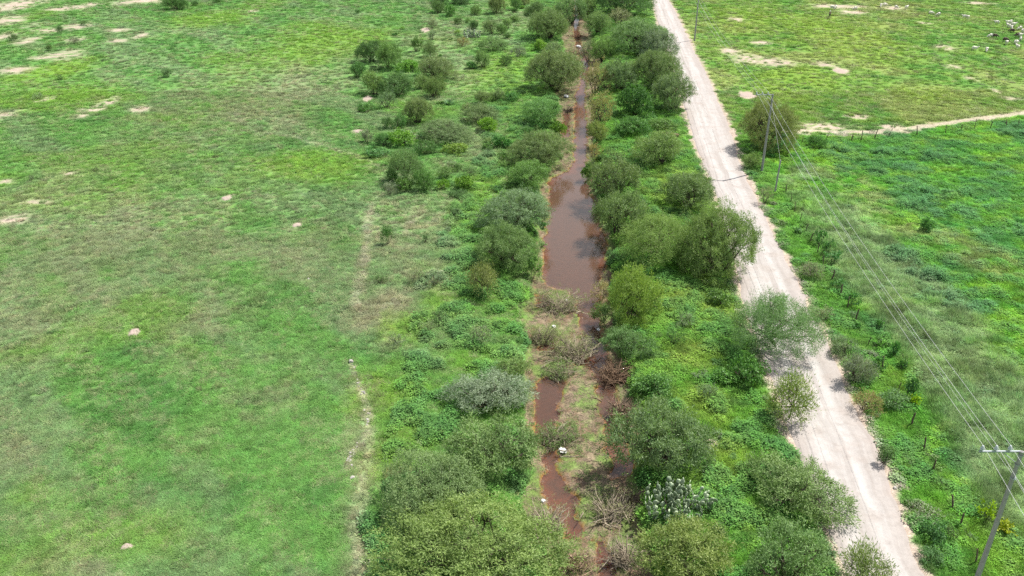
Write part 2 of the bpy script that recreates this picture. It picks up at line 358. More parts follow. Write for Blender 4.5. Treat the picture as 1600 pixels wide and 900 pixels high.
def road_material():
    m, n, l = nodes('dirt_road'); p = n['Principled BSDF']
    a = n.new('ShaderNodeAttribute'); a.attribute_name = 'across'      # -1 .. 1
    s = n.new('ShaderNodeAttribute'); s.attribute_name = 'along'
    cb = n.new('ShaderNodeCombineXYZ')
    ax = n.new('ShaderNodeMath'); ax.operation = 'MULTIPLY'; ax.inputs[1].default_value = 4.6; l.new(a.outputs['Fac'], ax.inputs[0])
    al = n.new('ShaderNodeMath'); al.operation = 'MULTIPLY'; al.inputs[1].default_value = .045; l.new(s.outputs['Fac'], al.inputs[0])
    l.new(ax.outputs[0], cb.inputs[0]); l.new(al.outputs[0], cb.inputs[1])
    st = noise(n, l, 1.0, 5, vec=cb.outputs[0], rough=.6)
    ab = n.new('ShaderNodeMath'); ab.operation = 'ABSOLUTE'; l.new(a.outputs['Fac'], ab.inputs[0])
    patch = noise(n, l, .45, 5); fine = noise(n, l, 7, 4, rough=.7); peb = noise(n, l, 2.2, 5, rough=.65)
    c = mixn(n, l, mrange(n, l, st, .36, .62, 0, 1), (.300, .272, .254), (.400, .380, .364))
    c = mixn(n, l, mrange(n, l, ab.outputs[0], .45, 1.0, 0, .9), c, (.300, .260, .236))
    wt = n.new('ShaderNodeMath'); wt.operation = 'PINGPONG'; wt.inputs[1].default_value = .36; l.new(ab.outputs[0], wt.inputs[0])
    c = mixn(n, l, mrange(n, l, wt.outputs[0], .20, .34, 0, .55), c, (.415, .395, .381))
    c = mixn(n, l, mrange(n, l, patch, .50, .66, 0, .6), c, (.318, .276, .250))
    c = mixn(n, l, mrange(n, l, noise(n, l, .9, 5, rough=.6), .60, .70, 0, .5), c, (.265, .242, .226))
    c = gain(n, l, c, mrange(n, l, fine, .3, .7, .94, 1.06)); c = gain(n, l, c, mrange(n, l, peb, .3, .7, .92, 1.08))
    l.new(c, p.inputs['Base Color']); p.inputs['Roughness'].default_value = .95; p.inputs['Specular IOR Level'].default_value = .1
    l.new(bump(n, l, peb, .3, .05), p.inputs['Normal'])
    return m

def water_material():
    m, n, l = nodes('muddy_water'); out = n['Material Output']; n.remove(n['Principled BSDF'])
    b = bump(n, l, noise(n, l, 2.6, 3), .16, .06)
    tr = n.new('ShaderNodeBsdfTransparent'); tr.inputs[0].default_value = (.82, .62, .48, 1)
    df = n.new('ShaderNodeBsdfDiffuse'); df.inputs[0].default_value = (.150, .102, .078, 1)
    gl = n.new('ShaderNodeBsdfGlossy'); gl.inputs['Roughness'].default_value = .04; l.new(b, gl.inputs['Normal'])
    fr = n.new('ShaderNodeFresnel'); fr.inputs[0].default_value = 1.50; l.new(b, fr.inputs['Normal'])
    m1 = n.new('ShaderNodeMixShader'); m1.inputs[0].default_value = .36; l.new(tr.outputs[0], m1.inputs[1]); l.new(df.outputs[0], m1.inputs[2])
    m2 = n.new('ShaderNodeMixShader'); l.new(fr.outputs[0], m2.inputs[0]); l.new(m1.outputs[0], m2.inputs[1]); l.new(gl.outputs[0], m2.inputs[2])
    l.new(m2.outputs[0], out.inputs[0]); return m

M_GROUND = ground_material(); M_ROAD = road_material(); M_WATER = water_material()
M_LEAF = leaf_material('thorn_foliage', (.106, .168, .066), (.180, .272, .104), (.262, .362, .154), .30)
M_BROAD = leaf_material('broad_foliage', (.082, .168, .050), (.132, .252, .070), (.190, .318, .098), .30, .5)
M_BARK = plain('bark', (.075, .058, .046), .9, .35, 9, bmp=.4)
M_STICK = plain('dry_wood', (.195, .170, .132), .9, .45, 5, tinted=True)
M_SCAT = scatter_material('sward'); M_LITTER = scatter_material('litter', 0.05)
M_POLE = plain('pole_concrete', (.27, .265, .26), .8, .15, 4, bmp=.1)
M_STEEL = plain('galvanised_steel', (.30, .33, .35), .5, .12, 12, metal=.3)
M_PORC = plain('porcelain', (.45, .49, .52), .35, .05, 8)
M_WIRE = plain('aluminium_wire', (.48, .49, .49), .5, .05, 2, metal=.2)
M_POST = plain('weathered_post', (.10, .075, .055), .9, .4, 10, bmp=.4)
M_PAD = plain('cactus_pad', (.20, .235, .175), .6, .3, 5, tinted=True)
M_SOIL = plain('mound_soil', (.34, .275, .235), .95, .3, 7, bmp=.5)
M_ROCK = plain('pale_stone', (.33, .31, .285), .9, .25, 4, bmp=.5)
M_BAG = plain('white_plastic_and_reflection', (.55, .55, .54), .4, .25, 3)
M_WOOL = plain('wool', (.70, .67, .58), .95, .12, 14, bmp=.4)
M_DARKWOOL = plain('dark_wool', (.10, .075, .06), .95, .2, 14)
M_CLOTH = plain('cloth', (.8, .8, .8), .85, .1, 12, tinted=True)

# ------------------------------------------------------------------ object helpers
def mesh_np(name, V, F, mat, attrs=None, smooth=False):
    V = np.asarray(V, np.float32); F = np.asarray(F, np.int32)
    me = bpy.data.meshes.new(name); k = F.shape[1]
    me.vertices.add(len(V)); me.vertices.foreach_set('co', V.ravel())
    me.loops.add(F.size); me.loops.foreach_set('vertex_index', F.ravel())
    me.polygons.add(len(F)); me.polygons.foreach_set('loop_start', np.arange(0, F.size, k, dtype=np.int32))
    if smooth: me.polygons.foreach_set('use_smooth', np.ones(len(F), bool))
    for an, (ty, arr) in (attrs or {}).items():
        at = me.attributes.new(an, ty, 'POINT'); at.data.foreach_set('color' if ty == 'FLOAT_COLOR' else 'value', np.asarray(arr, np.float32).ravel())
    me.materials.append(mat); me.update(calc_edges=True); me.validate()
    return me

def obj(name, me, parent=None, kind=None):
    o = bpy.data.objects.new(name, me); COL.objects.link(o)
    if parent: o.parent = parent
    if kind: o['kind'] = kind
    return o

def tag(o, label, cat, group=None):
    o['label'] = label; o['category'] = cat
    if group: o['group'] = group
    return o

def thing(name, label, cat, loc, rz=0.0, group=None, scale=None):
    o = bpy.data.objects.new(name, None); COL.objects.link(o); o.empty_display_size = .3
    o.location = loc; o.rotation_euler = (0, 0, rz)
    if scale is not None: o.scale = scale
    return tag(o, label, cat, group)

class Tubes:
    """tapered tubes gathered into one mesh"""
    def __init__(s): s.V = []; s.F = []; s.n = 0
    def add(s, pts, rad, k=5, cap=True):
        pts = np.asarray(pts, float); m = len(pts)
        d = np.gradient(pts, axis=0); d /= np.linalg.norm(d, axis=1)[:, None] + 1e-9
        ref = np.where(np.abs(d[:, 2:3]) > .9, np.array([[1., 0, 0]]), np.array([[0, 0, 1.]]))
        u = np.cross(d, ref); u /= np.linalg.norm(u, axis=1)[:, None] + 1e-9; w = np.cross(d, u)
        a = np.arange(k) * 2 * math.pi / k; rad = np.broadcast_to(np.asarray(rad, float), (m,))
        ring = pts[:, None, :] + rad[:, None, None] * (np.cos(a)[None, :, None] * u[:, None, :] + np.sin(a)[None, :, None] * w[:, None, :])
        s.V.append(ring.reshape(-1, 3))
        i = np.arange(m - 1)[:, None] * k; j = np.arange(k)[None, :]; j2 = (j + 1) % k
        q = np.stack([i + j, i + j2, i + k + j2, i + k + j], -1).reshape(-1, 4) + s.n
        s.F.append(q); s.n += m * k
        if cap and k == 4: s.F.append(np.array([[s.n - 4, s.n - 3, s.n - 2, s.n - 1]]))
    def mesh(s, name, mat): return mesh_np(name, np.concatenate(s.V), np.concatenate(s.F), mat, smooth=True)

def from_bm(name, bm, mat, smooth=True):
    me = bpy.data.meshes.new(name); bm.to_mesh(me); bm.free(); me.materials.append(mat)
    if smooth: me.polygons.foreach_set('use_smooth', np.ones(len(me.polygons), bool))
    return me

def box_bm(sx, sy, sz, c=(0, 0, 0), bev=.01):
    bm = bmesh.new(); bmesh.ops.create_cube(bm, size=1)
    for v in bm.verts: v.co = Vector((v.co.x * sx + c[0], v.co.y * sy + c[1], v.co.z * sz + c[2]))
    if bev: bmesh.ops.bevel(bm, geom=bm.edges[:], offset=bev, segments=1, affect='EDGES')
    return bm

def lathe(name, prof, mat, k=12):
    P = np.array(prof); a = np.arange(k) * 2 * math.pi / k
    V = np.stack([P[:, None, 0] * np.cos(a), P[:, None, 0] * np.sin(a), np.repeat(P[:, 1:2], k, 1)], -1).reshape(-1, 3)
    i = np.arange(len(P) - 1)[:, None] * k; j = np.arange(k)[None, :]; j2 = (j + 1) % k
    return mesh_np(name, V, np.stack([i + j, i + j2, i + k + j2, i + k + j], -1).reshape(-1, 4), mat, smooth=True)

# ------------------------------------------------------------------ ground sheet
def graded(lo, hi, fine_lo, fine_hi, step, grow):
    a = list(np.arange(fine_lo, fine_hi + 1e-6, step)); s = step; x = a[-1]
    while x < hi: s *= grow; x += s; a.append(min(x, hi))
    s = step; x = a[0]; b = []
    while x > lo: s *= grow; x -= s; b.append(max(x, lo))
    return np.array(b[::-1] + a)
gx = graded(-2600, 2600, -8, 30, .26, 1.021)
ys = [34.0]
while ys[-1] < 330: ys.append(ys[-1] + max(.26, .0042 * (ys[-1] - 34) + .24))
s = 1.6; y = ys[-1]
while y < 4500: s *= 1.12; y += s; ys.append(y)
s = .4; y = 34.0; pre = []
while y > -900: s *= 1.25; y -= s; pre.append(y)
gy = np.array(pre[::-1] + ys)
GX, GY = np.meshgrid(gx, gy); X, Y = GX.ravel(), GY.ravel()
Z = terrain(X, Y); C, MK = zones(X, Y)
nx, ny = len(gx), len(gy)
i = np.arange(ny - 1)[:, None] * nx; j = np.arange(nx - 1)[None, :]
Fq = np.stack([i + j, i + j + 1, i + nx + j + 1, i + nx + j], -1).reshape(-1, 4)
g = obj('ground', mesh_np('ground', np.stack([X, Y, Z], -1), Fq, M_GROUND, {'albedo': ('FLOAT_COLOR', np.concatenate([C, np.ones((len(C), 1))], 1)), 'grassy': ('FLOAT', MK['grassy'])}, True), kind='structure')

# stream water: one sheet lying in the channel, the shores are where the bed rises through it
yy = np.concatenate([np.arange(30, 340, 1.0), np.arange(345, 900, 15)]); tt = np.linspace(-1.2, 1.2, 9)
xl, xr = ch_l(yy) - .9, ch_r(yy) + .9
WX = (xl + xr)[:, None] / 2 + (xr - xl)[:, None] / 2 * np.linspace(-1, 1, 9)[None, :]
V = np.stack([WX, np.repeat(yy[:, None], 9, 1), np.full(WX.shape, ZW)], -1).reshape(-1, 3)
i = np.arange(len(yy) - 1)[:, None] * 9; j = np.arange(8)[None, :]
obj('stream_water', mesh_np('stream_water', V, np.stack([i + j, i + j + 1, i + 10 + j, i + 9 + j], -1).reshape(-1, 4), M_WATER, smooth=True), kind='structure')

# dirt road with ragged edges and shallow wheel ruts
yr = np.concatenate([np.arange(20, 120, .45), np.arange(120, 340, .9), np.arange(345, 1200, 20)]); K = 33
t = np.linspace(-1, 1, K)
el = rd_l(yr) + (fbm(yr * .35, yr * 0, 111, 4) - .5) * .9 - .1; er = rd_r(yr) + (fbm(yr * .35, yr * 0 + 9, 117, 4) - .5) * .9 + .1
RX = (el + er)[:, None] / 2 + (er - el)[:, None] / 2 * t[None, :]
RY = np.repeat(yr[:, None], K, 1)
zb = 0.12 + (fbm(RX * 0 + 1.0, RY * .02, 8, 2) - .5) * .3
T2 = np.repeat(t[None, :], len(yr), 0)
rut = -.035 * (np.exp(-((np.abs(T2) - .33) / .1) ** 2)) + (fbm(RX * .8, RY * .5, 120, 4) - .5) * .10
RZ = zb + .03 + rut - .16 * sstep(.86, 1.0, np.abs(T2))
i = np.arange(len(yr) - 1)[:, None] * K; j = np.arange(K - 1)[None, :]
obj('dirt_road', mesh_np('dirt_road', np.stack([RX, RY, RZ], -1).reshape(-1, 3), np.stack([i + j, i + j + 1, i + K + j + 1, i + K + j], -1).reshape(-1, 4), M_ROAD,
    {'across': ('FLOAT', T2.ravel()), 'along': ('FLOAT', RY.ravel())}, True), kind='structure')

# ------------------------------------------------------------------ foliage
def leaf_cloud(rng, P, tint, L, W, outward, spread=.9, up=.15, face=None):
    """one diamond leaf spray per point"""
    n = len(P)
    d = outward * .65 + rng.normal(0, spread, (n, 3)) * .7; d[:, 2] += up; d /= np.linalg.norm(d, axis=1)[:, None] + 1e-9
    s = np.cross(d, rng.normal(0, 1, (n, 3)) if face is None else face + rng.normal(0, .55, (n, 3))); s /= np.linalg.norm(s, axis=1)[:, None] + 1e-9
    ln = L * rng.uniform(.6, 1.3, (n, 1)); wd = W * rng.uniform(.7, 1.3, (n, 1))
    V = np.stack([P - d * ln * .5, P + s * wd * .5 - d * ln * .05, P + d * ln * .5, P - s * wd * .5 - d * ln * .05], 1).reshape(-1, 3)
    F = np.arange(4 * n).reshape(-1, 4)
    return V, F, np.repeat(tint, 4)

STYLES = {   # leaf length, width, clumps per m2, leaves per clump, clump radius, lowest part, lobe size, up
    'thorn': (.235, .058, 4.6, 34, .40, .08, .36, .15),
    'open': (.20, .045, 3.0, 34, .50, .30, .34, .05),
    'twig': (.15, .050, 6.0, 16, .28, .03, .42, .45),
    'broad': (.20, .150, 4.2, 20, .34, .02, .40, .10),
    'weed': (.19, .150, 3.0, 12, .26, .25, .38, .0),
}
def make_plant(style, a, H, seed):
    """crown mesh and stem mesh for a plant of half-width a and height H standing at the origin"""
    rng = np.random.default_rng(seed); L, W, dens, npc, cr_, low, lobe, up = STYLES[style]
    if a < 1.4 and style != 'weed': L *= .75; W *= .8; cr_ *= .65; dens *= 1.9; npc = int(npc * .85)
    N = int(min(20, 6 + a * 2.2)); lob = []
    for k in range(N):
        th = 2.399 * k + rng.uniform(-.5, .5); r = a * .74 * math.sqrt((k + .6) / N) * rng.uniform(.85, 1.12)
        zt = H * math.sqrt(max(.03, 1 - (r / a) ** 2)); R = a * lobe * rng.uniform(.55, 1.3)
        zc = max(H * low + R * .25, (zt - R * .8) * rng.uniform(.78, 1.05))
        lob.append((r * math.cos(th), r * math.sin(th), zc, R))
    lob = np.array(lob); cen = []; nor = []
    for k in range(N):
        x, y, z, R = lob[k]; m = max(4, int(dens * 4 * math.pi * R * R * .8))
        d = rng.normal(0, 1, (m, 3)); d /= np.linalg.norm(d, axis=1)[:, None]
        p = np.array([x, y, z]) + d * R * np.where(rng.random((m, 1)) < .18, rng.uniform(1.1, 1.4, (m, 1)), rng.uniform(.70, 1.08, (m, 1))) * np.array([1, 1, .85])
        keep = p[:, 2] > H * low * rng.uniform(.7, 1.6, m)
        keep &= (d[:, 2] > -.35) | (rng.random(m) < .45)
        for q in range(N):
            if q != k: keep &= ~((np.linalg.norm((p - lob[q, :3]), axis=1) < lob[q, 3] * .72) & (rng.random(m) < .8))
        gapn = fbm(p[:, 0] * 1.3 + p[:, 2] * .9 + seed, p[:, 1] * 1.3 - p[:, 2] * .7, seed, 2)
        keep &= gapn > (.31 if style != 'open' else .37)
        cen.append(p[keep]); nor.append(d[keep])
    if style == 'open':
        m = int(34 * a * a); th = rng.uniform(0, 6.283, m); r = a * np.sqrt(rng.random(m)) * .98; zt = H * np.sqrt(np.clip(1 - (r / a) ** 2, .02, 1))
        p = np.stack([r * np.cos(th), r * np.sin(th), zt * rng.uniform(.45, 1.0, m)], 1); keep = (p[:, 2] > H * .25) & (fbm(p[:, 0] * .9 + seed, p[:, 1] * .9 + p[:, 2] * .6, seed + 3, 3) > .47)
        cen.append(p[keep]); q = p[keep] - np.array([0, 0, H * .3]); nor.append(q / (np.linalg.norm(q, axis=1)[:, None] + 1e-6))
    cen = np.concatenate(cen); nor = np.concatenate(nor); m = len(cen)
    ct = np.clip(.5 + rng.normal(0, .16, m) + .8 * (fbm(cen[:, 0] * .8, cen[:, 1] * .8 + cen[:, 2], seed + 5, 2) - .5), 0, 1)
    idx = np.repeat(np.arange(m), npc); n = len(idx)
    off = rng.normal(0, .5, (n, 3)) * cr_ * np.array([1, 1, .7]); P = cen[idx] + off
    P[:, 2] = np.maximum(P[:, 2], .03)
    ow = nor[idx] * .5 + off / (cr_ * .6)
    tint = np.clip(ct[idx] + rng.normal(0, .10, n), 0, 1)
    V, F, T = leaf_cloud(rng, P, tint, L, W, ow, up=up, face=nor[idx] + off / (cr_ * 1.2) + np.array([0, 0, .25]))
    crown = mesh_np('foliage', V, F, M_BROAD if style in ('broad', 'weed') else M_LEAF, {'tint': ('FLOAT', T)})
    tb = Tubes(); base_r = max(.02, (.022 if style == 'open' else .032) * a + .02); stems = 1 if style == 'open' else int(rng.integers(2, 5))
    bases = [np.array([rng.uniform(-.12, .12) * a, rng.uniform(-.12, .12) * a, -.25]) for _ in range(stems)]
    for k in range(N):
        b = bases[k % stems]; e = lob[k, :3]
        if style == 'open' and a > 1.4:
            fk = np.array([.10 * a, -.05 * a, H * .26])
            if k == 0: tb.add([b, b * .5 + fk * .5 + np.array([-.05 * a, 0, 0]), fk], np.array([1.5, 1.25, 1.1]) * base_r, 7)
            b = fk
        mid = b * .45 + e * .55 + rng.normal(0, .06 * a, 3); mid[2] = max(.3 * H, mid[2] * 1.1)
        kk = np.array([0, .3, .6, 1.])[:, None]
        pts = (1 - kk) ** 2 * b + 2 * kk * (1 - kk) * mid + kk ** 2 * e
        tb.add(pts, np.array([1, .62, .38, .15]) * base_r * rng.uniform(.6, 1), 5)
        near = np.where(np.linalg.norm(cen - e, axis=1) < lob[k, 3] * 1.25)[0]
        for q in rng.choice(near, min(len(near), 7 if a > 1.4 else 3), replace=False) if len(near) else []:
            s = pts[2] * .5 + pts[3] * .5; tb.add([s, (s + cen[q]) / 2 + rng.normal(0, .08, 3), cen[q]], np.array([.22, .14, .05]) * base_r + .006, 3)
    return crown, tb.mesh('stems', M_BARK)

PROTO = {}
SIZES = [(.55, .7), (1.0, 1.1), (1.9, 1.9), (3.4, 3.3), (5.6, 5.2)]
NVAR = {'thorn': (3, 3, 4, 4, 4), 'open': (1, 1, 2, 2, 2), 'twig': (2, 2, 2, 2, 2), 'broad': (2, 2, 2, 2, 2), 'weed': (2, 2, 2, 2, 2)}
USE = {}
def proto(style, a):
    k = min(range(5), key=lambda q: abs(math.log(a / SIZES[q][0])))
    if style in ('twig', 'weed') and k > 2: k = 2
    if style == 'broad' and k > 3: k = 3
    u = USE.get((style, k), 0); USE[(style, k)] = u + 1; v = u % NVAR[style][k]
    key = (style, k, v)
    if key not in PROTO: PROTO[key] = (*make_plant(style, *SIZES[k], seed=1000 * (list(STYLES).index(style) + 1) + 37 * k + 7 * v), SIZES[k])
    return PROTO[key]

TINT = {'ol': (1.02, 1.0, 1.0), 'gr': (.92, 1.03, .86), 'dk': (.62, .78, .66), 'gy': (1.22, 1.06, 1.55), 'li': (1.25, 1.28, .65), 'bl': (.80, .98, 1.0), 'br': (1.75, 1.05, 1.3), 'dg': (.62, .84, .62), 'yo': (1.20, 1.08, .86), 'ye': (2.4, 1.75, .30)}
KINDS = {'thorn': ('thorn_tree', 'thorn_bush'), 'open': ('thorn_tree', 'thorn_bush'), 'twig': ('twiggy_shrub', 'twiggy_shrub'), 'broad': ('leafy_bush', 'leafy_bush'), 'weed': ('tall_weed', 'tall_weed')}

def place(style, x0, y0, x1, y1, tint, label, group=None):
    """a plant whose outline in the photograph is the box x0..x1, y0..y1; it stands on the terrain at the box's foot"""
    bx = (x0 + x1) / 2
    w = x1 - x0; by = y1
    for _ in range(4):
        p = gp(bx, by); d = math.dist(p, (0, 0, CAM_H)); sd = (CAM_H - p[2]) / d; s = F_PX / (p[1] * CT + (CAM_H - p[2]) * ST)
        a = w / 2 / s; by = y1 - a * sd * s * .9
    hb = (y1 - y0) / s; q = hb - a * sd
    H = math.sqrt(max((.55 * a) ** 2, q * q - (a * sd) ** 2)) / math.sqrt(1 - sd * sd)
    H = min(max(H, .5 * a), 3.2 * a)
    crown, stems, (pa, pH) = proto(style, a)
    tree = a > 2.6; nm = KINDS[style][0 if tree else 1]
    cat = {'thorn_tree': 'tree', 'thorn_bush': 'bush', 'twiggy_shrub': 'shrub', 'leafy_bush': 'bush', 'tall_weed': 'weed'}[nm]
    k = .99
    t = thing(nm, label, cat, p, random.uniform(0, 6.28), group, (a / pa * k, a / pa * k, H / pH * k))
    e1 = random.uniform(.88, 1.12); t.scale.x *= e1; t.scale.y /= e1; t.rotation_euler.x = random.gauss(0, .05); t.rotation_euler.y = random.gauss(0, .05)
    c = TINT[tint]; jit = [random.uniform(.90, 1.10) for _ in range(3)]
    o = obj('crown' if tree else 'foliage', crown, t); o.color = (*[min(3, c[i] * jit[i]) for i in range(3)], 1)
    obj('trunk' if tree else 'stems', stems, t)
    return t


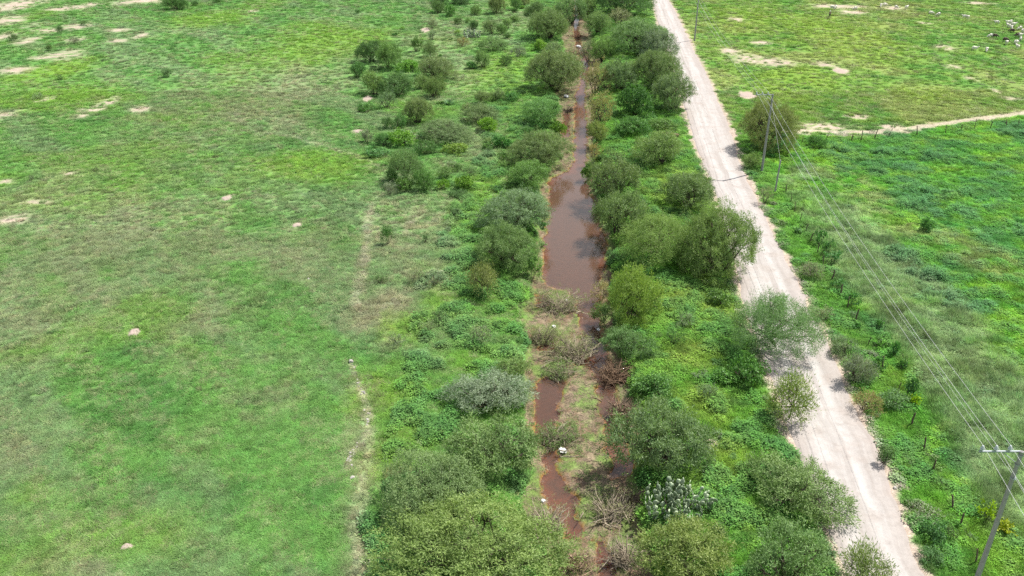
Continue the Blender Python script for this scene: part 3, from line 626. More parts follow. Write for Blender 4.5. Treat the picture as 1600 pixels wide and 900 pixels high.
# ------------------------------------------------------------------ trees and bushes, one row each: style, outline in the photo, tint, label
PLANTS = [
    # left bank, far
    ('thorn', 672, 2, 698, 22, 'dk', 'dark round bush at the far top edge, left of the bright bush'),
    ('broad', 695, 7, 714, 27, 'gr', 'small bright green bush touching the dark bush near the top edge'),
    ('thorn', 672, -8, 704, 8, 'dk', 'low dark scrub cut by the top edge above the left meadow corner'),
    ('thorn', 704, -9, 736, 9, 'dk', 'dark scrub at the top edge right of the low corner scrub'),
    ('thorn', 762, -6, 790, 23, 'ol', 'tall olive bush cut by the top edge mid scrubland'),
    ('thorn', 735, 7, 753, 24, 'gr', 'small green bush left of the tall olive bush at the top'),
    ('thorn', 796, -4, 816, 17, 'dk', 'dark bush at the top edge, left one of a close pair'),
    ('thorn', 810, -6, 828, 9, 'ol', 'small bush at the top edge, right one of a close pair'),
    ('thorn', 822, 4, 854, 26, 'dk', 'mid green bush above the big round tree left of the stream'),
    ('twig', 667, 29, 684, 46, 'gy', 'small dark grey shrub on the far scrub beside a pale soil spot'),
    ('thorn', 710, 27, 725, 39, 'dk', 'little dark bush alone on pale ground in the far scrub'),
    ('thorn', 733, 32, 749, 47, 'dk', 'little dark bush just above the speckled cactus clump'),
    ('twig', 668, 46, 682, 64, 'gy', 'small upright grey shrub left of the far scrub, below a soil spot'),
    ('thorn', 756, 30, 779, 55, 'ol', 'olive bush right of the speckled cactus clump, leftmost of three'),
    ('thorn', 776, 37, 793, 55, 'gr', 'green bush in the middle of three beside the speckled cactus'),
    ('thorn', 786, 29, 801, 46, 'ol', 'olive bush rightmost of three near the speckled cactus'),
    ('thorn', 796, 24, 812, 36, 'gr', 'small flat green bush above the big round tree, left side'),
    ('thorn', 642, 57, 659, 82, 'dg', 'narrow dark upright bush on the far scrub edge'),
    ('open', 661, 66, 683, 91, 'ol', 'thin sparse bush right of the narrow dark upright bush'),
    ('thorn', 746, 59, 793, 83, 'gr', 'wide low green bush below the speckled cactus clump'),
    ('twig', 713, 58, 733, 74, 'br', 'brownish dead shrub left of the wide low green bush'),
    ('twig', 796, 71, 822, 91, 'gy', 'dark grey shrub left of the lime bush by the stream'),
    ('thorn', 742, 79, 767, 108, 'ol', 'tall oval olive bush standing alone mid scrubland'),
    ('thorn', 780, 85, 800, 105, 'dk', 'dark reddish-green bush right of the tall oval olive bush'),
    ('broad', 727, 96, 744, 109, 'bl', 'small leafy bush at the left foot of the tall oval bush'),
    ('thorn', 559, 60, 604, 101, 'dk', 'dark bushy tree at the left edge of the scrub, behind its green twin'),
    ('thorn', 584, 66, 629, 111, 'gr', 'green bushy tree in front of its dark twin at the scrub edge'),
    ('thorn', 547, 97, 573, 124, 'dg', 'dark bush farthest left below the twin bushy trees'),
    ('broad', 622, 93, 656, 114, 'li', 'bright lime leafy patch bush between two domed bushes'),
    ('thorn', 649, 88, 712, 129, 'ol', 'wide domed olive bush right of the lime leafy patch'),
    ('thorn', 659, 118, 699, 156, 'gr', 'green bush with a light tuft under the wide domed olive bush'),
    ('thorn', 644, 116, 674, 141, 'ol', 'olive bush squeezed left under the wide domed olive bush'),
    ('thorn', 565, 112, 604, 152, 'gr', 'left brighter half of the large double bush by a pale soil spot'),
    ('thorn', 592, 112, 651, 155, 'dk', 'right darker half of the large double bush above the grey shrub'),
    ('twig', 590, 142, 621, 172, 'gy', 'grey leafy shrub in front of the large double bush'),
    ('thorn', 629, 153, 677, 198, 'ol', 'olive feathery bush mid left of the scrub, below the grey shrub'),
    ('thorn', 610, 178, 637, 202, 'dg', 'dark green bush at the left foot of the olive feathery bush'),
    ('thorn', 595, 183, 614, 202, 'dk', 'small dark bush left of the dark green one by the meadow edge'),
    ('thorn', 739, 141, 767, 164, 'ol', 'upright olive bush, left of a row of three in mid scrub'),
    ('thorn', 764, 138, 792, 160, 'ol', 'olive bush in the middle of a row of three in mid scrub'),
    ('broad', 787, 142, 813, 161, 'bl', 'bluish leafy bush, right of a row of three in mid scrub'),
    ('thorn', 725, 162, 782, 197, 'ol', 'broad hedge-like olive bush below the row of three'),
    ('broad', 746, 183, 778, 209, 'li', 'lime leafy bush at the foot of the hedge-like olive bush'),
    ('twig', 722, 159, 739, 174, 'ol', 'little round shrub left above the hedge-like olive bush'),
    ('thorn', 814, 197, 834, 212, 'dg', 'small dark bush near the left bank above the bank-side olive trees'),
    ('broad', 767, 211, 792, 232, 'dg', 'dark leafy bush right of the low wide dome in the scrub'),
    ('broad', 786, 218, 802, 233, 'dg', 'small dark leafy bush touching the right end of the dark leafy bush'),
    ('broad', 777, 237, 794, 251, 'dg', 'small dark round bush beside a little pale soil spot'),
    ('twig', 751, 229, 767, 238, 'gr', 'tiny low shrub on dry grass left of the small dark round bush'),
    ('thorn', 564, 203, 583, 225, 'gy', 'dark grey bush farthest left, beside a small pale soil spot'),
    ('thorn', 587, 207, 614, 231, 'dk', 'dark bush among lime weeds left of the low wide dome'),
    ('broad', 606, 202, 650, 232, 'li', 'lime leafy thicket between the dark bush and the low wide dome'),
    ('thorn', 651, 188, 742, 229, 'ol', 'low wide domed bush, the largest in the middle of the scrub'),
    ('thorn', 645, 217, 684, 243, 'dg', 'dark lime-topped bush in front of the low wide dome'),
    ('broad', 693, 223, 731, 243, 'li', 'bright leafy mound in front of the low wide dome, right side'),
    ('broad', 569, 229, 609, 249, 'bl', 'dark large-leaved clump left of the tall feathery tree'),
    ('broad', 557, 162, 587, 176, 'dg', 'flat dark weed clump on the meadow edge left of the grey shrub'),
    ('open', 604, 231, 666, 294, 'gr', 'tall feathery tree with visible limbs at the meadow edge'),
    ('thorn', 646, 266, 680, 303, 'dg', 'dark green bush at the right foot of the tall feathery tree'),
    ('twig', 595, 283, 619, 309, 'gy', 'grey shrub at the left foot of the tall feathery tree'),
    ('broad', 603, 264, 621, 285, 'dg', 'dark leafy bush against the left side of the tall feathery tree'),
    ('broad', 618, 276, 648, 302, 'gr', 'bright leafy bush hiding the trunk of the tall feathery tree'),
    ('thorn', 683, 259, 711, 281, 'gr', 'green bush right of the tall feathery tree on lime weeds'),
    ('twig', 717, 257, 747, 279, 'ol', 'olive brush bush between the green bush and the dry bank path'),
    ('broad', 683, 279, 703, 297, 'li', 'small lime bush below the green bush near the dry clearing'),
    ('broad', 711, 275, 739, 301, 'li', 'yellow-green leafy bush at the top of the dry clearing'),
    ('thorn', 702, 295, 733, 311, 'dk', 'low dark bush below the yellow-green leafy bush'),
    ('thorn', 777, 283, 800, 299, 'dg', 'dark little bush on the bank left of the grey-brown tree'),
    # left bank along the stream
    ('thorn', 819, 15, 893, 66, 'gr', 'big round green tree left of the far stream'),
    ('thorn', 868, -6, 916, 41, 'ol', 'olive tree on the far stream bank at the top edge'),
    ('broad', 831, 62, 857, 81, 'li', 'lime round bush under the big round green tree'),
    ('thorn', 849, 65, 877, 86, 'gy', 'pale grey-green bush right of the lime round bush'),
    ('thorn', 816, 77, 918, 150, 'ol', 'large spreading tree with dark trunk leaning over the upper stream'),
    ('thorn', 814, 151, 879, 202, 'gr', 'branching green bush below the large spreading tree on the left bank'),
    ('thorn', 799, 204, 894, 271, 'ol', 'wide olive bank tree left of the narrow water'),
    ('thorn', 791, 250, 863, 301, 'gr', 'green bank tree just left of the blue reflecting pool'),
    ('thorn', 751, 294, 865, 373, 'gy', 'grey-brown domed tree left of the wide rusty water'),
    ('thorn', 734, 349, 850, 434, 'gr', 'feathery green tree below the grey-brown domed tree'),
    ('open', 724, 408, 780, 472, 'yo', 'sparse yellow-green small tree with shadow at its left foot'),
    ('thorn', 820, 395, 846, 440, 'gr', 'bright green bush at the lower right foot of the feathery tree'),
    ('open', 595, 345, 616, 386, 'dg', 'lone little dark tree in the dry clearing'),
    ('twig', 657, 362, 671, 382, 'dk', 'spiky dark shrub right of the lone little tree'),
    ('twig', 583, 427, 607, 447, 'dk', 'low dark green shrub below the lone little tree'),
    ('twig', 638, 418, 668, 446, 'gy', 'grey low shrub at the foot of the dry clearing, left one'),
    ('twig', 664, 420, 697, 452, 'gy', 'grey low shrub at the foot of the dry clearing, right one'),
    ('twig', 731, 507, 769, 543, 'gy', 'round grey shrub alone in the green left of the brush piles'),
    ('twig', 656, 497, 684, 524, 'gy', 'thin grey shrub left of the round grey shrub'),
    ('twig', 672, 482, 704, 506, 'dk', 'low dark twiggy shrub above the thin grey shrub'),
    ('twig', 604, 520, 634, 545, 'gy', 'faint low grey shrub above the stone line'),
    ('thorn', 774, 556, 827, 600, 'yo', 'yellow-green bush above the grey-green tree on the left bank'),
    ('thorn', 704, 583, 828, 664, 'gy', 'grey-green twiggy tree behind the tall near bank tree'),
    ('thorn', 697, 645, 850, 768, 'ol', 'dense olive tree leaning over the left pool'),
    ('thorn', 590, 705, 773, 852, 'ol', 'huge domed olive tree casting shadow on the meadow'),
    ('thorn', 607, 793, 880, 985, 'yo', 'nearest tree, largest crown, cut by the bottom edge'),
    ('twig', 598, 722, 652, 762, 'br', 'pale dry brush against the left side of the huge domed tree'),
    # right bank, far
    ('twig', 911, 98, 952, 151, 'br', 'reddish brown dry brush overhanging the hidden reach of the upper stream'),
    ('twig', 908, 62, 932, 98, 'gy', 'grey dry shrub right of the far white rubbish'),
    ('thorn', 899, -8, 932, 30, 'ol', 'olive bush closing the stream at the top edge'),
    ('broad', 861, 188, 884, 214, 'li', 'yellow-green weed bush at the left shore of the narrow stream'),
    ('broad', 908, 256, 928, 284, 'gr', 'green weed bush where the narrow stream widens, right shore'),
    ('twig', 916, 222, 938, 258, 'br', 'brown shrub on the right shore of the narrow stream'),
    ('broad', 872, 96, 896, 118, 'gr', 'green weed bush left of the debris heap in the far bed'),
    ('thorn', 924, -26, 1019, 29, 'dk', 'dark big tree at the top edge left of the road'),
    ('twig', 947, 13, 988, 41, 'gy', 'grey brown brush in front of the dark big tree at the top'),
    ('thorn', 911, 19, 957, 55, 'ol', 'olive bush right beside the far stream near the top'),
    ('thorn', 943, 31, 1048, 89, 'ol', 'umbrella tree with dark stems beside the far road'),
    ('thorn', 998, 46, 1053, 94, 'gy', 'greyish tree at the right end of the umbrella tree, touching the road'),
    ('thorn', 919, 58, 962, 99, 'gr', 'green bush on the right bank beside the white rubbish'),
    ('thorn', 938, 90, 997, 145, 'ol', 'dense tree left of the great clump beside the road'),
    ('thorn', 980, 78, 1067, 146, 'ol', 'great dense crown in the middle of the clump beside the road'),
    ('thorn', 1016, 115, 1087, 180, 'ol', 'tree with bare trunk reaching over the road edge'),
    ('broad', 963, 135, 1021, 186, 'dg', 'dark green leafy bush below the great dense crown'),
    ('broad', 961, 181, 1013, 215, 'gr', 'bright leafy mound covered with creeper near the brown log'),
    ('twig', 909, 143, 964, 199, 'br', 'reddish dry brush on the right bank of the narrow stream'),
    ('thorn', 917, 190, 952, 226, 'yo', 'yellow olive bush between the narrow stream and the leafy mound'),
    ('broad', 1010, 186, 1060, 208, 'gr', 'low grey-green bush just behind the brown log'),
    ('thorn', 989, 203, 1072, 267, 'ol', 'olive bush with black shadow below the brown log'),
    ('thorn', 914, 241, 1003, 322, 'ol', 'dark round tree over the water, upper of two touching crowns'),
    ('thorn', 924, 292, 1009, 380, 'gr', 'dark round tree at the wide water, lower of two touching crowns'),
    ('thorn', 1032, 268, 1119, 337, 'ol', 'rounded bush at the road edge above the umbrella pair'),
    ('open', 960, 333, 1085, 430, 'yo', 'umbrella-shaped tree with visible trunk on bright grass'),
    ('thorn', 1057, 316, 1187, 442, 'yo', 'largest roadside tree, overhanging the road left edge'),
    ('twig', 944, 386, 967, 414, 'bl', 'small shrub at the right shore of the rusty water'),
    ('thorn', 938, 412, 1028, 516, 'li', 'tall lime feathery bush at the right shore below the rusty water'),
    ('twig', 923, 438, 958, 478, 'br', 'small brown dead brush at the right shore'),
    ('thorn', 926, 473, 959, 510, 'gr', 'little green bush at the water below the brown dead brush'),
    ('thorn', 940, 510, 1022, 573, 'bl', 'grey-green bush right of the narrow dark water'),
    ('broad', 990, 583, 1050, 630, 'gr', 'bright leafy bush above the big dark olive tree'),
    ('twig', 1054, 486, 1087, 517, 'gy', 'grey round shrub above two others on the bright bank'),
    ('twig', 1034, 513, 1067, 545, 'dk', 'dark grey round shrub in the middle of the bright bank'),
    ('twig', 1089, 596, 1122, 632, 'gy', 'grey round shrub below the leafy bush on the bright bank'),
    ('broad', 1106, 453, 1142, 484, 'gr', 'bright large-leaved weed mound at the road edge'),
    ('broad', 1109, 575, 1152, 607, 'gr', 'bright large-leaved weed mound left of the shaded bank'),
    ('open', 1133, 455, 1279, 582, 'ol', 'airy leaning tree with dark trunk arching over the road'),
    ('broad', 1134, 555, 1200, 612, 'dg', 'dark leafy bush in the shade under the airy leaning tree'),
    ('open', 1193, 583, 1270, 674, 'yo', 'slim small tree on the road edge below the airy tree'),
    ('thorn', 953, 622, 1103, 764, 'ol', 'big dark olive tree right of the stream, above the cactus'),
    ('twig', 1107, 671, 1134, 691, 'gy', 'small grey shrub behind the round soil mound'),
    ('twig', 1109, 814, 1135, 844, 'gy', 'small grey shrub between the cactus and the roadside tree'),
    ('thorn', 993, 812, 1148, 945, 'yo', 'yellow olive tree in front of the cactus, cut by the bottom edge'),
    ('thorn', 1163, 717, 1323, 835, 'gr', 'dense roadside tree reaching over the near left road edge'),
    ('thorn', 1148, 820, 1304, 960, 'ol', 'near roadside tree at the bottom edge under the dense one'),
    ('open', 1298, 852, 1394, 955, 'yo', 'sparse tree at the bottom edge standing against the road'),
    # right of the road
    ('thorn', 1146, 155, 1244, 243, 'yo', 'dusty round tree behind the middle power pole'),
    ('thorn', 1157, 239, 1191, 267, 'ol', 'small bush at the foot of the middle power pole'),
    ('thorn', 1261, 211, 1290, 234, 'dg', 'dark bush at the corner where the farm track starts'),
    ('twig', 1183, 290, 1206, 322, 'gy', 'low grey shrub at the right road edge below the stub pole'),
    ('twig', 1246, 408, 1285, 440, 'gy', 'grey brush at the right road edge beside the large-leaved weeds'),
    ('twig', 1266, 475, 1305, 507, 'gy', 'dark grey bush at the right road edge, opposite the airy tree'),
    ('thorn', 1296, 524, 1340, 562, 'gy', 'grey-green bush in a row of roadside bushes, topmost'),
    ('thorn', 1310, 553, 1364, 610, 'gy', 'large grey bush in a row of roadside bushes, in the middle'),
    ('twig', 1328, 609, 1377, 654, 'br', 'brownish grey bush lowest in the row of roadside bushes'),
    ('thorn', 1368, 607, 1415, 646, 'bl', 'green bush right of the brownish grey roadside bush'),
    ('thorn', 1365, 695, 1395, 731, 'dk', 'dark bush jutting into the right side of the near road'),
    ('twig', 1413, 787, 1468, 820, 'gy', 'wide grey brush on the near right verge'),
    ('broad', 1436, 813, 1476, 852, 'bl', 'pale leafy bush on the near right verge below the grey brush'),
    ('thorn', 1434, 857, 1477, 888, 'dk', 'dark low bush at the right road edge near the bottom'),
    ('twig', 1473, 818, 1502, 850, 'dk', 'small dark shrub between the pale leafy bush and the near pole'),
    ('weed', 1268, 358, 1290, 388, 'bl', 'large-leaved weed, upper of three by the fence in mid field edge'),
    ('weed', 1280, 372, 1304, 402, 'bl', 'large-leaved weed, middle of three by the fence in mid field edge'),
    ('weed', 1286, 390, 1314, 416, 'bl', 'large-leaved weed, lower of three by the fence in mid field edge'),
    ('weed', 1298, 434, 1322, 458, 'bl', 'large-leaved weed below the three by the fence'),
    ('weed', 1318, 457, 1343, 484, 'bl', 'large-leaved weed next to a leaning fence post'),
    ('weed', 1363, 498, 1378, 518, 'bl', 'slim large-leaved weed right of a tall fence post'),
    ('weed', 1360, 524, 1389, 549, 'bl', 'round dark large-leaved weed beside the tall fence post'),
    ('weed', 1389, 536, 1404, 558, 'bl', 'small large-leaved weed right of the round dark one'),
    ('weed', 1360, 556, 1385, 582, 'bl', 'pale large-leaved weed wrapped round a fence post'),
    ('weed', 1399, 561, 1418, 583, 'bl', 'large-leaved weed right of the one wrapped round a post'),
    ('weed', 1410, 594, 1431, 625, 'bl', 'upright large-leaved weed above the yellow flowering plant'),
    ('weed', 1416, 618, 1440, 641, 'ye', 'yellow flowering plant on the fence line in the middle'),
    ('weed', 1525, 782, 1560, 822, 'ye', 'tall yellow flowering plant left of the near power pole'),
    ('weed', 1556, 815, 1582, 838, 'ye', 'low yellow flowering plant right behind the near power pole'),
    ('broad', 1436, 340, 1456, 364, 'bl', 'bluish bush standing out of the green field'),
    # left meadow
    ('thorn', 259, -8, 291, 17, 'dg', 'dark round bush alone at the top of the left meadow'),
    ('thorn', 252, 107, 272, 122, 'dk', 'small dark bush alone in the upper left meadow'),
    ('open', 90, 39, 101, 54, 'dk', 'tiny tree between bare patches at the top left'),
    ('thorn', 16, 53, 30, 65, 'dk', 'small dark bush by bare soil near the top left corner'),
    ('thorn', 73, 70, 83, 80, 'dg', 'tiny dark bush above the largest bare patch at the top left'),
    ('twig', 51, 143, 69, 157, 'gy', 'grey little shrub above a small bare patch on the left'),
    ('twig', 106, 57, 126, 70, 'gy', 'grey shrub in the middle of the top left bare patches'),
    ('thorn', 125, 32, 138, 40, 'dk', 'tiny dark shrub right of a white bare patch, top left'),
    ('thorn', 300, 1, 311, 10, 'dk', 'tiny dark shrub right of the dark round meadow bush'),
    ('thorn', 332, -4, 349, 5, 'dg', 'small dark shrub cut by the top edge over the left meadow'),
    ('twig', 155, 91, 167, 97, 'dk', 'flat dark tussock right of the largest bare patch'),
    ('twig', 89, 116, 101, 126, 'dk', 'tiny dark shrub below the largest bare patch'),
    ('thorn', 554, 15, 564, 22, 'dk', 'tiny dark shrub on yellow grass near the top middle'),
    ('twig', 273, 265, 284, 275, 'dk', 'tiny dark tussock right of centre in the left meadow'),
    ('twig', 143, 260, 156, 271, 'dk', 'tiny shrub left of the dark tussock in the meadow'),
    ('twig', 44, 273, 56, 284, 'gy', 'tiny grey shrub next to a pink soil patch at the left edge'),
    ('twig', 20, 371, 41, 382, 'dk', 'low dark shrub at the left edge in the dry grass'),
    ('twig', 71, 512, 91, 524, 'dg', 'dark flat tussock left of the pink ant mound'),
    ('twig', 186, 540, 210, 556, 'dg', 'dark round tussock just below the pink ant mound'),
    ('twig', 26, 554, 38, 562, 'dk', 'tiny dark tussock at the left edge below the flat one'),
    ('twig', 64, 385, 76, 393, 'dk', 'tiny dark tussock right of the low dark shrub at the left edge'),
    ('thorn', 1310, 6, 1326, 1, 'dg', ''),
]
for row in PLANTS:
    if row[-1] and row[4] > row[2]: place(*row)

# scrub too alike to tell apart: small green tussocks between the bushes of the left scrubland and along the banks
scr = np.random.default_rng(44)
SPOTS = []
while len(SPOTS) < 70:
    px, py = scr.uniform(560, 900), scr.uniform(12, 420)
    lim = 560 + 60 * math.sin(py / 80) if py < 300 else 700
    if px < lim or abs(px - 895) < 30: continue
    w = scr.uniform(8, 17) * (py + 250) / 420; SPOTS.append((px, py, w, w * scr.uniform(.55, .8), 'scrub'))
while len(SPOTS) < 118:
    px, py = scr.uniform(935, 1330), scr.uniform(150, 880)
    x, y = flat(px, py)
    if not (ch_r(y) + .8 < x < rd_l(y) - .8): continue
    w = scr.uniform(8, 18) * (py + 250) / 520; SPOTS.append((px, py, w, w * scr.uniform(.5, .8), 'bank'))
while len(SPOTS) < 150:
    py = scr.uniform(300, 880); x, y = flat(1200, py); x = rd_r(y) + scr.uniform(.6, 4.5)
    w = scr.uniform(8, 16) * (py + 250) / 620; u = x * F_PX / (y * CT + CAM_H * ST) + 800
    SPOTS.append((u, py, w, w * scr.uniform(.5, .8), 'verge'))
GL = {'scrub': ('small green tussock among the bushes of the left scrubland', 'tussocks in the left scrubland'),
      'bank': ('small green tussock on the bright bank between stream and road', 'tussocks on the right bank'),
      'verge': ('small green tussock on the verge between road and fence', 'tussocks on the road verge')}
REF = [((r[1] + r[3]) / 2, r[4], r[-1].split(',')[0]) for r in PLANTS if r[-1] and len(r[-1].split(',')[0].split()) <= 10]
LOOK = {'gr': 'green', 'dg': 'dark green', 'ol': 'olive', 'li': 'lime', 'gy': 'grey', 'bl': 'bluish'}
SEEN = set()
for px, py, w, h, k in SPOTS:
    st = scr.choice(['thorn', 'broad', 'twig', 'broad']); ti = scr.choice(['gr', 'dg', 'ol', 'li', 'gy', 'bl'])
    lab = GL[k][0]
    for rx, ry, rl_ in sorted(REF, key=lambda q: math.hypot(q[0] - px, 1.6 * (q[1] - py)))[:4]:
        side = ('right of' if px > rx else 'left of') if abs(px - rx) > 1.6 * abs(py - ry) else ('in front of' if py > ry else 'behind')
        c = 'small %s tussock %s the %s' % (LOOK[ti], side, rl_)
        if c not in SEEN and len(c.split()) <= 16: lab = c; break
    SEEN.add(lab)
    t = place(st, px - w / 2, py - h, px + w / 2, py, ti, lab, GL[k][1]); t.name = 'green_tussock'; t['category'] = 'tussock'

# ------------------------------------------------------------------ flood-bent brush, dead brush
def stick_fan(seed, n, a, H, lean=(0, .6), curl=.25, thick=.062, spread=1.0, green=0.0):
    """stems fanning out of one root; lean is the flow direction they were bent to"""
    rng = np.random.default_rng(seed); tb = Tubes(); tips = []
    for k in range(int(n * 1.25)):
        b = np.array([rng.normal(0, .22 * a), rng.normal(0, .16 * a), -.08])
        th = rng.uniform(0, 2 * math.pi); r = a * math.sqrt(rng.uniform(.05, 1)) * spread
        e = np.array([math.cos(th) * r + lean[0] * a, math.sin(th) * r * .7 + lean[1] * a, H * rng.uniform(.15, 1.0) * (1 - .35 * (r / a) ** 2)])
        if rng.random() < .3:
            b = np.array([rng.normal(0, .45 * a), rng.normal(.2, .35) * a, rng.uniform(.05, .4) * H]); e = b + np.array([rng.normal(0, .45) * a, rng.normal(0, .35) * a, rng.normal(0, .12)])
        m = b * .5 + e * .5 + rng.normal(0, curl * .3 * a, 3); m[2] = abs(m[2]) + .12 * H
        kk = np.array([0, .35, .7, 1.])[:, None]
        pts = (1 - kk) ** 2 * b + 2 * kk * (1 - kk) * m + kk ** 2 * e
        rr = thick * rng.choice([.35, .6, 1.0, 1.5], p=[.42, .33, .18, .07])
        tb.add(pts, np.array([1, .8, .55, .2]) * rr, 3); tips.append(e)
        for q in range(1):
            s = pts[2] * rng.uniform(.2, .8) + pts[1] * .0 + pts[2] * 0; s = pts[1] + (pts[3] - pts[1]) * rng.uniform(.1, .9)
            d = (e - b) * .22 + rng.normal(0, .16 * a, 3); d[2] = abs(d[2]) * .6
            tb.add([s, s + d * .5 + rng.normal(0, .03, 3), s + d], np.array([.5, .35, .12]) * rr, 3); tips.append(s + d)
    lv = None
    if green:
        P = np.array(tips); idx = rng.integers(0, len(P), int(len(P) * green)); Q = P[idx] + rng.normal(0, .10, (len(idx), 3)); Q[:, 2] = np.maximum(Q[:, 2], .04)
        V, F, T = leaf_cloud(rng, Q, rng.uniform(.3, 1, len(Q)), .17, .04, rng.normal(0, 1, (len(Q), 3)) * .3 + np.array([lean[0], lean[1], .2]))
        lv = mesh_np('leaves', V, F, M_LEAF, {'tint': ('FLOAT', T)})
    return tb.mesh('sticks', M_STICK), lv

def brush(name, label, x0, y0, x1, y1, seed, n, tint, leaf_tint, green, lean, root=.85, cat='brush'):
    """root = how far down the outline the root sits (0 top .. 1 foot)"""
    p = gp((x0 + x1) / 2, y0 + (y1 - y0) * root); s = F_PX / (p[1] * CT + (CAM_H - p[2]) * ST)
    a = (x1 - x0) / 2 / s; H = max(.5, min(1.8, (y1 - y0) / s * .55))
    t = thing(name, label, cat, p)
    st, lv = stick_fan(seed, n, a * 1.2, H * 1.15, (lean[0], lean[1] * 1.2), green=green)
    o = obj('sticks', st, t); o.color = (*tint, 1)
    if lv: q = obj('leaves', lv, t); q.color = (*leaf_tint, 1)
    return t
GB, BR, GYB, RED = (1.4, 1.36, 1.25), (1.1, 1.1, 1.0), (1.6, 1.55, 1.48), (1.0, .75, .62)
brush('flood_bent_bush', 'flood-bent grey brush at the foot of the wide rusty water', 838, 440, 908, 495, 1, 110, GB, (1.2, 1.0, 1.0), 12, (.1, .35))
brush('flood_bent_bush', 'largest flood-bent brush, fanned out mid stream with a white scrap', 862, 497, 930, 575, 2, 150, GB, (1.25, 1.0, 1.05), 10, (.05, .55))
brush('flood_bent_bush', 'flood-bent tan brush left of the largest one, beside a dark pool', 830, 496, 874, 546, 3, 110, GB, (1.3, 1.05, 1.1), 12, (0, .4))
brush('flood_bent_bush', 'small greenish flood-bent brush above the left rusty pool', 852, 552, 900, 604, 4, 70, BR, (1.0, 1.0, .9), 16, (-.1, .35))
brush('flood_bent_bush', 'greenish flood-bent brush above the white bag', 840, 654, 904, 706, 5, 100, BR, (.9, .95, .8), 18, (.1, .4))
brush('flood_bent_bush', 'bare tan brush fanned out left of the lower rusty channel', 820, 770, 886, 846, 6, 130, GYB, (1.4, 1.05, 1.2), 4, (.05, .5))
brush('flood_bent_bush', 'tan brush fanned out left of the cactus', 918, 766, 992, 822, 7, 120, GYB, (1.4, 1.05, 1.2), 5, (.15, .45))
brush('dead_brush', 'grey dead brush tangle at the bottom edge of the stream', 944, 815, 1006, 895, 8, 120, GYB, (1, 1, 1), 0, (.1, .2))
brush('dead_brush', 'brown dead brush hanging over the narrow dark channel', 926, 540, 992, 602, 9, 150, RED, (1, 1, 1), 0, (.1, .1))
brush('dead_brush', 'reddish dead brush heap above the big dark olive tree', 945, 588, 1000, 662, 10, 160, (1.15, .95, .85), (1, 1, 1), 0, (.1, .1))
brush('dead_brush', 'low dead brush in the shade between pool and cactus', 960, 742, 1010, 800, 11, 90, (.8, .7, .65), (1, 1, 1), 0, (.1, .1))
brush('dead_brush', 'brown twig mat at the left shore near the bottom', 868, 846, 925, 896, 12, 110, (1.4, 1.15, 1.0), (1.4, 1.1, .9), 3, (0, .2))
brush('dead_brush', 'brown debris heap around the far white rubbish', 886, 66, 924, 90, 13, 80, (1, .8, .65), (1, 1, 1), 0, (0, .1))
brush('dead_brush', 'reddish brush on the bank of the far stream at the top', 890, 36, 916, 64, 14, 80, (1.1, .75, .6), (1, 1, 1), 0, (0, .1))
brush('dead_brush', 'dark debris below the bluish sky reflection of the narrow stream', 876, 158, 900, 178, 15, 60, (.45, .4, .38), (1, 1, 1), 0, (0, .1))

# ------------------------------------------------------------------ prickly pear cactus and agave
def pad_mesh():
    bm = bmesh.new(); bmesh.ops.create_icosphere(bm, subdivisions=1, radius=1)
    for v in bm.verts:
        x, y, z = v.co; v.co = (x * .15 * (1 + .25 * z), y * .032, .20 + z * .20)
    return from_bm('pad', bm, M_PAD)
PAD = pad_mesh()
def cactus(label, x0, y0, x1, y1, n, seed, tints):
    rng = random.Random(seed); p = gp((x0 + x1) / 2, y0 + (y1 - y0) * .72); s = F_PX / (p[1] * CT + (CAM_H - p[2]) * ST); a = (x1 - x0) / 2 / s
    t = thing('prickly_pear_cactus', label, 'cactus', p)
    tb = Tubes(); made = 0
    while made < n:
        th = rng.uniform(0, 6.283); r = a * .92 * math.sqrt(rng.random())
        b = Vector((math.cos(th) * r, math.sin(th) * r * .75, 0)); hz = 0.0; az = rng.uniform(0, 6.283)
        tall = rng.randint(3, 6) if r < a * .55 else rng.randint(2, 4)
        for k in range(tall):
            M = Matrix.Translation(b) @ Matrix.Rotation(az + rng.uniform(-.7, .7), 4, 'Z') @ Matrix.Rotation(rng.uniform(-.55, .55), 4, 'Y') @ Matrix.Rotation(rng.uniform(-.35, .35), 4, 'X') @ Matrix.Scale(rng.uniform(.95, 1.5), 4)
            o = obj('pad', PAD, t); o.matrix_local = M; c = rng.choice(tints); o.color = (*c, 1)
            b = M @ Vector((rng.uniform(-.05, .05), 0, .36)); made += 1
    for k in range(5):
        th = k * 1.26; tb.add([(math.cos(th) * .3 * a, math.sin(th) * .3 * a, -.2), (math.cos(th) * .35 * a, math.sin(th) * .35 * a, .35), (math.cos(th) * .42 * a, math.sin(th) * .42 * a, .8)], [.09, .08, .05], 6)
    obj('trunk', tb.mesh('trunk', M_BARK), t)
cactus('big silvery prickly pear cactus between the dark olive tree and the near yellow tree', 1003, 738, 1110, 822, 290, 3, [(1.0, 1.1, .95), (1.5, 1.55, 1.4), (2.3, 2.35, 2.1), (.7, .8, .65)])
cactus('dark speckled prickly pear clump in the far scrub', 722, 44, 752, 65, 110, 5, [(.8, .9, .75), (1.2, 1.2, 1.2), (1.8, 1.8, 1.7)])

